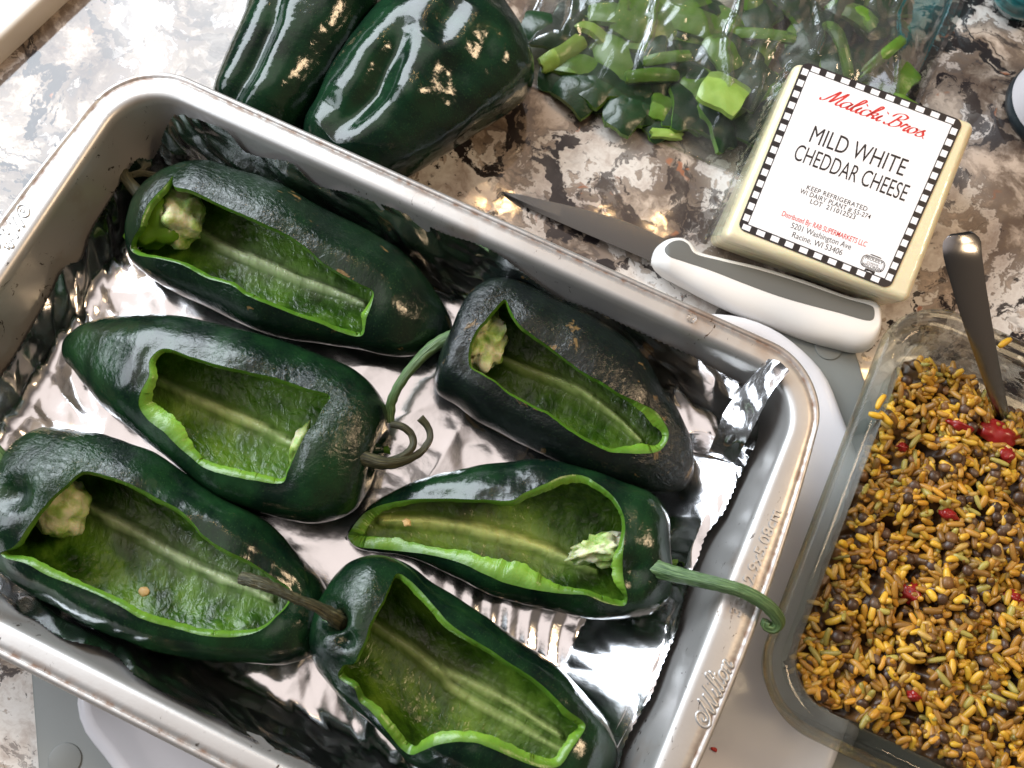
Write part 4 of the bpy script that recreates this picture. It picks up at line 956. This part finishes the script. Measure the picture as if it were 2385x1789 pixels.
# ------------------------------------------------------------------ rice and lentils
n = NT('grain'); at_ = n.attr('col').outputs['Color']; t = n.tex(scale=500, Detail=3)
n.set(Base_Color=n.mix(n.math('MULTIPLY', t.outputs[0], .45), at_, (.10,.04,.005)), Roughness=.40, Subsurface_Weight=.10, Subsurface_Scale=.0015)
n.bump(t.outputs[0], dist=.0003, strength=.5); M_GRAIN = n.m
rim_line = [(2100,800),(2180,770),(2249,800),(2292,865),(2335,905),(2420,925),(2600,960)]
def inside(x, y, d=15.5):
    hx, hy, r_ = (X1-X0)/2-d, (Y1-Y0)/2-d, 16; qx = abs(x-ccx)-(hx-r_); qy = abs(y-ccy)-(hy-r_)
    return math.hypot(max(qx,0), max(qy,0))+min(max(qx,qy),0)-r_      # <0 inside
fl_ = ats([(2085,800),(2249,815),(2292,880),(2335,915),(2385,935),(2700,1040)], 20)[:, :2]
def surf(x, y):
    yy = np.interp(x, fl_[:,0], fl_[:,1]); back = (yy-y)
    z = 24+4.0*noise.noise((x*.045, y*.045, 3))+7.5*noise.noise((x*.085, y*.085, 5))
    return 5+(z-5)*(1-math.exp(-max(back,0)/9.)) if back > -1 else -99
rows_ = []; S_ = .9; xs = np.arange(X0+14, X1-13, S_); ys = np.arange(Y0+14, Y1-13, S_)
V = []; 
for x in xs:
    for y in ys:
        s_ = surf(x, y); dd = inside(x, y, 15.2); z = (s_-2.4 if s_ > -50 else 3.0)+2.4*noise.noise((x*.28,y*.28,1))+5.0*noise.noise((x*.13, y*.13, 21)); z = max(z, 3.0)
        if dd > 0: k = (1-dd/ max(dd+3,1e-6)); x2 = x; 
        V.append((x, y, z if dd < 0 else 3.0))
V = np.array(V); F = gridfaces(len(xs), len(ys), closed_v=False)
dd = np.array([-inside(v[0], v[1], 15.6) for v in V]); dd = np.where(V[:,2] > 3.4, dd, -1.)
keep, rec, bd = cut(F, dd); v_, f_, _ = compact(extend(V, rec), np.array(keep), {})
col = np.array([[*(np.array((.085,.042,.014))*(1+1.6*noise.noise((p[0]*.13,p[1]*.13,21))+.5*noise.noise((p[0]*.5,p[1]*.5,4)))), 1] for p in v_]); col = np.clip(col, 0.005, 1)  # pits coloured darker: shade of the gaps between grains put into the colour
rmash = mesh('lentil_mash', v_, f_, M_GRAIN, None, attrs={'col': col}); rmash['kind'] = 'stuff'
rmash['label'] = 'sticky brown lentil mash under the rice, gap shade painted into its darker pits'
def grain_base(kind):
    bm = bmesh.new(); bmesh.ops.create_icosphere(bm, subdivisions=2 if kind != 'rice' else 2, radius=1)
    V = np.array([v.co[:] for v in bm.verts]); F = np.array([[v.index for v in f.verts] for f in bm.faces]); bm.free()
    return V, F
GV, GF = grain_base('rice')
COLS = [(.62,.33,.030),(.72,.43,.045),(.48,.24,.025),(.40,.20,.030),(.56,.36,.09),(.78,.48,.04),(.32,.16,.03),(.60,.30,.03),(.52,.27,.04),(.42,.36,.08)]
LCOL = [(.050,.028,.018),(.080,.046,.030),(.14,.095,.065),(.040,.022,.016),(.22,.11,.04)]
def make_grain(kind, rng):
    v = GV.copy()
    if kind == 'rice':
        L_ = rng.uniform(2.9,4.6); w_ = rng.uniform(1.2,1.75); bend = rng.uniform(-.22,.22); t_ = v[:,0]
        taper = 1-.22*t_**2
        t_ = np.sign(t_)*np.abs(t_)**1.0; rad_ = np.maximum(np.hypot(v[:,1],v[:,2]),1e-6); k_ = np.minimum(rad_**.45/rad_, 3.0); taper = k_*(1-.10*t_**2)
        v = np.c_[t_*L_, v[:,1]*w_*taper+bend*(t_**2)*w_*1.5, v[:,2]*w_*.85*taper]; c_ = COLS[rng.randrange(len(COLS))]
    elif kind == 'lentil':
        r_ = rng.uniform(2.4,3.1); v = v*np.array([r_,r_,r_*.66]); c_ = LCOL[rng.randrange(len(LCOL))]
    else:
        v = v*(1+.35*np.array([noise.noise(Vector(q*1.3)+Vector((rng.random()*9,0,0))) for q in v]))[:,None]*np.array([4.6,2.9,1.5]); c_ = (.45,.018,.010)
    v = v*(1+.07*np.array([noise.noise(Vector(q*2.1)) for q in v]))[:,None]
    return v, c_
def rmat(rng, flat=.5):
    a, b_, c_ = rng.uniform(0,2*math.pi), rng.gauss(0,flat), rng.gauss(0,flat)
    return rot((c_, b_, a))
rng = random.Random(5); items = []
xa, xb, ya, yb = X0+15, 262, Y0+15, 176
tries = 0
while len(items) < 2700 and tries < 30000:
    tries += 1; x = rng.uniform(xa, xb+60); y = rng.uniform(ya, yb); s_ = surf(x, y)
    if s_ < 0 or inside(x, y, 17.5) > 0: continue
    z = s_+rng.uniform(-2.0,1.3); cl = noise.noise((x*.13, y*.13, 21))
    if cl < -.16 and rng.random() < .72: continue
    items.append((x, y, z, 'rice' if rng.random() < (.95 if cl > -.1 else .72) else 'lentil'))
PX = pix(np.array([i[:3] for i in items])); vis = (PX[:,0] < 2385) & (PX[:,1] < 1800)
order = sorted(range(len(items)), key=lambda i: -(items[i][2]-surf(items[i][0],items[i][1])) if vis[i] else 99)
rice_i = [i for i in order if items[i][3] == 'rice' and vis[i]][:300]; len_i = [i for i in order if items[i][3] == 'lentil' and vis[i]][:110]
singles = set(rice_i)|set(len_i)
# stuff: the rest of each kind
for kind, nm, lb in (('rice','rice_bed','mass of yellow cooked rice filling the glass dish'),('lentil','lentil_bed','brown lentils mixed through the rice in the glass dish')):
    Vs, Fs, Cs = [], [], []
    for i, it in enumerate(items):
        if i in singles or it[3] != kind: continue
        v, c_ = make_grain(kind, rng); f_ = rng.uniform(.55,1.15); v = v@rmat(rng).T+np.array(it[:3]); Fs.append(GF+len(GV)*len(Vs)); Vs.append(v)
        Cs.append(np.tile([*(np.array(c_)*f_), 1], (len(v),1)))
    o = mesh(nm, np.vstack(Vs), np.vstack(Fs), M_GRAIN, None, attrs={'col': np.vstack(Cs)}); o['kind'] = 'stuff'; o['label'] = lb
def variants(kind, nvar, nm):
    out = []
    for k in range(nvar):
        v, c_ = make_grain(kind, rng); o = mesh(nm, v, GF, M_GRAIN, None, attrs={'col': np.tile([*(np.array(c_)*rng.uniform(.85,1.25)),1], (len(v),1))}); out.append(o)
    return out
for kind, idx, nm, lb, cat_, grp in (('rice', rice_i, 'rice_grain', 'plump yellow cooked rice grain on top of the filling in the glass dish', 'rice grain', 'rice grains on top in the glass dish'),
                                ('lentil', len_i, 'lentil', 'round brown cooked lentil on top of the filling in the glass dish', 'lentil', 'lentils on top in the glass dish')):
    vr = variants(kind, 26, nm)
    for k, i in enumerate(idx):
        o = vr[k] if k < len(vr) else vr[rng.randrange(len(vr))].copy()
        if k >= len(vr): C.objects.link(o)
        R4 = Matrix(rmat(rng, .35).tolist()).to_4x4(); R4.translation = Vector(np.array(items[i][:3])*MM+np.array([0,0,.0006])); o.matrix_world = R4
        tag(o, lb, cat_, grp)
M_TOM = simple('cooked_tomato', (.24,.012,.010), .28, Subsurface_Weight=.2, Subsurface_Scale=.003)
for k, (px, py, rx, ry, lb) in enumerate(((2322,1010,8,5.5,'large glossy red tomato chunk in the rice near the upper right'),(2235,993,6.5,3,'flat dark red tomato strip left of the large tomato chunk'),
      (2122,1382,5.5,5,'red tomato piece near the middle of the rice'),(2360,1392,5.5,3.5,'red tomato piece at the right edge of the rice'),(2210,1200,5,3,'dark red tomato bit half buried between rice grains above the middle piece'),
      (2128,1622,3.5,2.5,'small red tomato bit near the lower left of the rice'),(2100,1042,3,2.5,'tiny red tomato bit near the left glass wall'),(2345,1060,4.5,4,'red tomato scrap just below the large tomato chunk'))):
    p0 = at(px, py, 25); zz = surf(p0[0], p0[1]); q_ = 1.05 if k == 0 else .82; p0 = at(px, py, zz+(2.4 if k == 0 else .7))
    tag(blob('tomato_piece', p0, (rx*q_,ry*q_,2.8), M_TOM, sub=3, lump=.5, seed=k+30, fr=1.8), lb, 'tomato')
for k, (px, py, z, lb) in enumerate(((2050,935,44,'yellow rice grain stuck upright on the left glass rim'),(2040,968,43.5,'yellow rice grain lying on the left glass rim below the upright one'),(2062,975,42,'yellow rice grain hanging inward off the left glass rim'),(2340,798,43,'single yellow rice grain on the far glass rim beside the fork'))):
    v, c_ = make_grain('rice', rng); a = (1.4,.2,2.7,1.0)[k]
    o = mesh('rice_grain', v, GF, M_GRAIN, None, attrs={'col': np.tile([.80,.47,.03,1], (len(v),1))}); R4 = Matrix(rot((0,0,a)).tolist()).to_4x4(); R4.translation = Vector(at(px,py,z)*MM); o.matrix_world = R4
    tag(o, lb, 'rice grain')

# ------------------------------------------------------------------ fork handle
n = NT('cutlery_steel'); t = n.tex(scale=200, vec=n.scale(n.obj(), (2,.3,1)), Detail=3); n.set(Base_Color=(.27,.27,.275), Metallic=1.0, Roughness=.22); n.bump(t.outputs[0], dist=.0001, strength=.3); M_CUT = n.m
lft = [(2214,545,79),(2197,562,78),(2196,590,77),(2214,660,70),(2245,760,56),(2280,860,38),(2312,950,22),(2330,1000,14)]
rgt = [(2262,538,79),(2283,556,78),(2287,590,77),(2296,660,70),(2312,760,56),(2330,860,38),(2348,950,22),(2358,1000,14)]
a = catmull([at(*q) for q in lft], 50); b_ = catmull([at(*q) for q in rgt], 50); V = []
for i in range(50):
    for g, h in ((0,0),(.12,.9),(.5,1.3),(.88,.9),(1,0),(.88,-.9),(.5,-1.1),(.12,-.9)): V.append(a[i]*(1-g)+b_[i]*g+np.array([0,-.5,1])*h*(.7 if 0 < i else .3))
ce = (a[25]+b_[25])/2
fk = mesh('fork', V-ce, gridfaces(50, 8).tolist()+[[7,6,5,4,3,2,1,0],[49*8+j for j in range(8)]], M_CUT, sharp=70); fk.location = ce*MM
tag(fk, 'stainless steel fork handle sticking up out of the rice', 'fork')

# ------------------------------------------------------------------ chopped pepper in the bag
R_P = lambda x, y: (1200+.3617*x, .3617*y)
def piece_mat(nm, a, b_):
    n = NT(nm); t = n.tex(scale=120, Detail=4); n.set(Base_Color=n.mix(t.outputs[0], a, b_), Roughness=.3, Subsurface_Weight=.1, Subsurface_Scale=.002); n.bump(n.tex(scale=600, Detail=2).outputs[0], dist=.0003, strength=.5); return n.m
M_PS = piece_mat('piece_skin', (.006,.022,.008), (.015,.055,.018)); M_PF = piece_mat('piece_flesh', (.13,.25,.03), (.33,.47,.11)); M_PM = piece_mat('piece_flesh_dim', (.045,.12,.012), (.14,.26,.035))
def chop(px, py, z, L_, W_2, rz, face, lb, arc=.5, tilt=0.0, fm=None, grp=None):
    nu_, nv_ = 18, 12; top = []; bot = []; rs = rng.random()*50
    for i in range(nu_):
        u = i/(nu_-1)-.5
        for j in range(nv_):
            v = j/(nv_-1)-.5; kx = math.sqrt(max(.25,1-2.2*abs(v)**4)) if True else 1; x = u*L_*kx; y = v*W_2*math.sqrt(max(.3,1-2.2*abs(u)**4))*(1+.16*noise.noise((u*3+rs,1,0))); x *= 1+.12*noise.noise((v*3+rs,5,0))
            zz = -arc*1.5*L_*(u*u)-.55*W_2*v*v+.8*noise.noise((x*.15+rs,y*.15,3)); top.append((x,y,zz+1.4)); bot.append((x,y,zz-1.4))
    V = np.array(top+bot); nn_ = nu_*nv_
    F1 = gridfaces(nu_, nv_, closed_v=False, flip=False); F2 = gridfaces(nu_, nv_, closed_v=False, flip=True, off=nn_)
    per = [j for j in range(nv_)]+[i*nv_+nv_-1 for i in range(1,nu_)]+[(nu_-1)*nv_+j for j in range(nv_-2,-1,-1)]+[i*nv_ for i in range(nu_-2,0,-1)]
    F3 = [[per[k], per[k-1], per[k-1]+nn_, per[k]+nn_] for k in range(len(per))]
    V = V@rot((tilt, rng.gauss(0,.12), rz)).T; p0 = at(*R_P(px,py), z)
    F = F1.tolist()+F2.tolist()+F3; fmats = [0]*len(F1)+[1]*len(F2)+[2]*len(F3)
    V = V+np.array([0,0,0]); V[:,2] = np.maximum(V[:,2]+z, -16.6)-z
    m0, m1 = (M_PS, fm or M_PF) if face == 's' else (fm or M_PF, M_PS)
    o = mesh('pepper_piece', V, F, [m0, m1, M_PF if fm is None else fm], fm=fmats, sharp=40); o.location = p0*MM; tag(o, lb, 'pepper piece', grp)
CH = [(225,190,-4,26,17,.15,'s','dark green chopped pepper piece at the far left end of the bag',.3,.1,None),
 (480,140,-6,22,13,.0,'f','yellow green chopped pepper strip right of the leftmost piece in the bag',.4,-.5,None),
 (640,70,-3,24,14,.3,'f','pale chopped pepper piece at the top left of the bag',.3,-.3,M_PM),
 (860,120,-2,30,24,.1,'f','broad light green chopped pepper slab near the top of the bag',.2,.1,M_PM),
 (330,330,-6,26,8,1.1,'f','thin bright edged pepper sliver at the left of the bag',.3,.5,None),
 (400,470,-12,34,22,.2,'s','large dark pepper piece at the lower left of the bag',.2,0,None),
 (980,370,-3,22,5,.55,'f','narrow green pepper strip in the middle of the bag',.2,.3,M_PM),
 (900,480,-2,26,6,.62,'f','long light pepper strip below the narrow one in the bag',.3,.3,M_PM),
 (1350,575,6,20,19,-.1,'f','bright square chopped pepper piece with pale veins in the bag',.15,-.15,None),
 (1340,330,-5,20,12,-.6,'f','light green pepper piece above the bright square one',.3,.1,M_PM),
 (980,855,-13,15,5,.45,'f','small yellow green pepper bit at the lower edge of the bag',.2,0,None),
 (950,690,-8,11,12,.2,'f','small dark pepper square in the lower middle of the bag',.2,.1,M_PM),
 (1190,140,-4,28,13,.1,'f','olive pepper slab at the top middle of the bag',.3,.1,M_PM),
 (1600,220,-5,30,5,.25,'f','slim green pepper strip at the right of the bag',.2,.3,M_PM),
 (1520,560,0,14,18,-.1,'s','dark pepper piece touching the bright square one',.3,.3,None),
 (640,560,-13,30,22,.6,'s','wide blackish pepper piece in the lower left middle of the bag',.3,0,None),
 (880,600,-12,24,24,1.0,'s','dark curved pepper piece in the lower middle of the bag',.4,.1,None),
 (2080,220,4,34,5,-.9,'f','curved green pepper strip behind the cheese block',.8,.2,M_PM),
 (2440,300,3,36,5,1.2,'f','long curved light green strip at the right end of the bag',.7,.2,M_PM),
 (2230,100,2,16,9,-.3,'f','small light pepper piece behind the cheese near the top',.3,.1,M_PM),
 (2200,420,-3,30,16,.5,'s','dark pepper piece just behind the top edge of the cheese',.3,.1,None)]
for c_ in CH: chop(*(c_[:3]+(c_[3]*1.18,c_[4]*1.18)+c_[5:]))
r2 = random.Random(3)
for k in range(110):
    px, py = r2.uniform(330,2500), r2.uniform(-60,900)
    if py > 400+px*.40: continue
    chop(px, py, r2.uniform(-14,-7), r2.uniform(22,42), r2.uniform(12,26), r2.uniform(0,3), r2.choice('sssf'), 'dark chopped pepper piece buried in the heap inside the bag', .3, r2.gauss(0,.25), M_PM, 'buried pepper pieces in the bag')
# bag: two sheets sealed along the hem
bx0, bx1, by0, by1 = -40.0, 176.0, 234.5, 470.0; nu_, nv_ = 170, 150; V = []
for i in range(nu_):
    for j in range(nv_):
        u, v = i/(nu_-1), j/(nv_-1); x = bx0+(bx1-bx0)*u+3*noise.noise((v*4,1,0)); y = by0+(by1-by0)*v+1.2*noise.noise((u*5,3,0))
        ed = min(u*(bx1-bx0), (1-u)*(bx1-bx0)*.8, v*(by1-by0)); puff = 1-math.exp(-max(ed-4,0)/16.)
        z = -16.9+puff*3.5*max(0,1-abs(((x*.8+y*.25+6*noise.noise((x*.03,y*.03,2)))%37)-18)/2.2)+puff*(24+5*noise.noise((x*.03,y*.03,1)))+puff*3.0*(1-2*abs(noise.noise((x*.045+y*.02,y*.02,7))))+puff*1.2*(1-2*abs(noise.noise((x*.16,y*.07,9))))
        if 95 < x < 215 and y < 300: z = min(z, -16.9+6+max(0,(y-188))*.16)
        V.append((x+.0*v, y, z))
bag = empty('plastic_bag', (70,330,-17.5), 'clear plastic zip bag of chopped green pepper lying on the counter behind the cheese', 'bag')
mesh('bag_film', V, gridfaces(nu_, nv_, closed_v=False), M_FILM, bag, off=(70,330,-17.5))
n = NT('film_hem'); n.t.nodes.remove(n.b)
tr = n.n('ShaderNodeBsdfTransparent'); gl = n.n('ShaderNodeBsdfGlossy'); mx = n.n('ShaderNodeMixShader'); gl.inputs['Roughness'].default_value = .18; mx.inputs[0].default_value = .30
tr.inputs[0].default_value = (.85,.86,.85,1); n.l(tr.outputs[0], mx.inputs[1]); n.l(gl.outputs[0], mx.inputs[2]); n.l(mx.outputs[0], n.out.inputs[0]); M_HEM = n.m
G_b = np.array(V).reshape(nu_, nv_, 3)
def hem(pts, w2):
    o1 = []; 
    for k, p in enumerate(pts): o1 += [p+np.array([0,0,.25]), p+w2+np.array([0,0,.45+.4*noise.noise((k*.3,1,2))])]
    mesh('bag_seam', o1, gridfaces(len(pts), 2, closed_v=False), M_HEM, bag, off=(70,330,-17.5))
hem(G_b[:,0], np.array([0,-1.6,0])); hem(G_b[-1,:], np.array([2.6,0,0])); hem(G_b[-1,:]+np.array([-6.,0,1.5]), np.array([-2.2,0,.6])); hem(G_b[0,:], np.array([-1.6,0,0]))
V2 = [(v[0],v[1],-17.4) for v in V[::1]]; 
mesh('bag_underside', V2, gridfaces(nu_, nv_, closed_v=False), M_FILM, bag, off=(70,330,-17.5))

# ------------------------------------------------------------------ things at the frame edges
bo = (246,349,-18); bt_ = empty('spice_bottle', bo, 'upright bottle with a black base and white printed label at the right edge', 'bottle')
def lathe(name, prof, c_, mat, parent, nv=64):
    V = []; 
    for r_, z in prof:
        for j in range(nv): a = 2*math.pi*j/nv; V.append((c_[0]+r_*math.cos(a), c_[1]+r_*math.sin(a), z))
    F = gridfaces(len(prof), nv).tolist(); F.append(list(range(nv))[::-1]); F.append([(len(prof)-1)*nv+j for j in range(nv)])
    return mesh(name, V, F, mat, parent, off=c_, sharp=40)
lathe('base_ring', [(24,-17.9),(27,-17),(28,-15),(28,-11),(27,-9)], bo, simple('black_plastic', (.012,.02,.025), .3), bt_)
lathe('bottle_label', [(27.2,-9),(27.2,75)], bo, simple('bottle_paper', (.62,.60,.62), .4), bt_)
lathe('cap', [(26.5,75),(22,84),(14,90),(14,108),(13,110)], bo, simple('cap_white', (.7,.7,.7), .4), bt_)
V = []; F = []
for ln in range(6):
    a0 = math.radians(212-ln*5.0); z = 4
    z = 6; zend = r2.uniform(42,58)
    while z < zend:
        l_ = r2.uniform(1.5,4.5); k = len(V)
        for aa, zz in ((a0,z),(a0+.030,z),(a0+.030,z+l_),(a0,z+l_)): V.append((bo[0]+27.35*math.cos(aa), bo[1]+27.35*math.sin(aa), zz))
        F.append([k,k+1,k+2,k+3]); z += l_+1.2
mesh('fine_print', V, F, simple('print_grey', (.10,.10,.12), .5), bt_, off=bo, smooth=False)
n = NT('teal_glass'); t = n.tex(scale=30, vec=n.scale(n.obj(), (1,1,6)), Detail=4); n.set(Base_Color=n.ramp(t.outputs[0], [(.35,(.004,.05,.055)),(.6,(.02,.22,.23))]), Roughness=.15, Coat_Weight=.5); M_TEAL = n.m
tq = at(2405,-45,0); to = (tq[0],tq[1],-18); tj = empty('teal_bowl', to, 'ribbed teal glazed bowl cut off by the top right corner', 'bowl')
lathe('bowl', [(r_*.56,z_) for r_,z_ in ((22,-17.8),(30,-14),(36,-8),(38.5,-4),(37.5,-1),(42,4),(40,9),(45,12),(43,15),(46.5,18),(44,18),(41,10),(34,-4),(20,-12),(2,-13))], to, M_TEAL, tj)
tp = rpoly(-308, 150, 42, 95, 10, -.205)
tr_ = prism('white_tray', tp, -17.8, -4, simple('tray_cream', (.72,.66,.58), .25), None, (0,0,0), 3.5, 5)
tag(tr_, 'cream enamel tray corner cut off by the top left corner of the picture', 'tray')
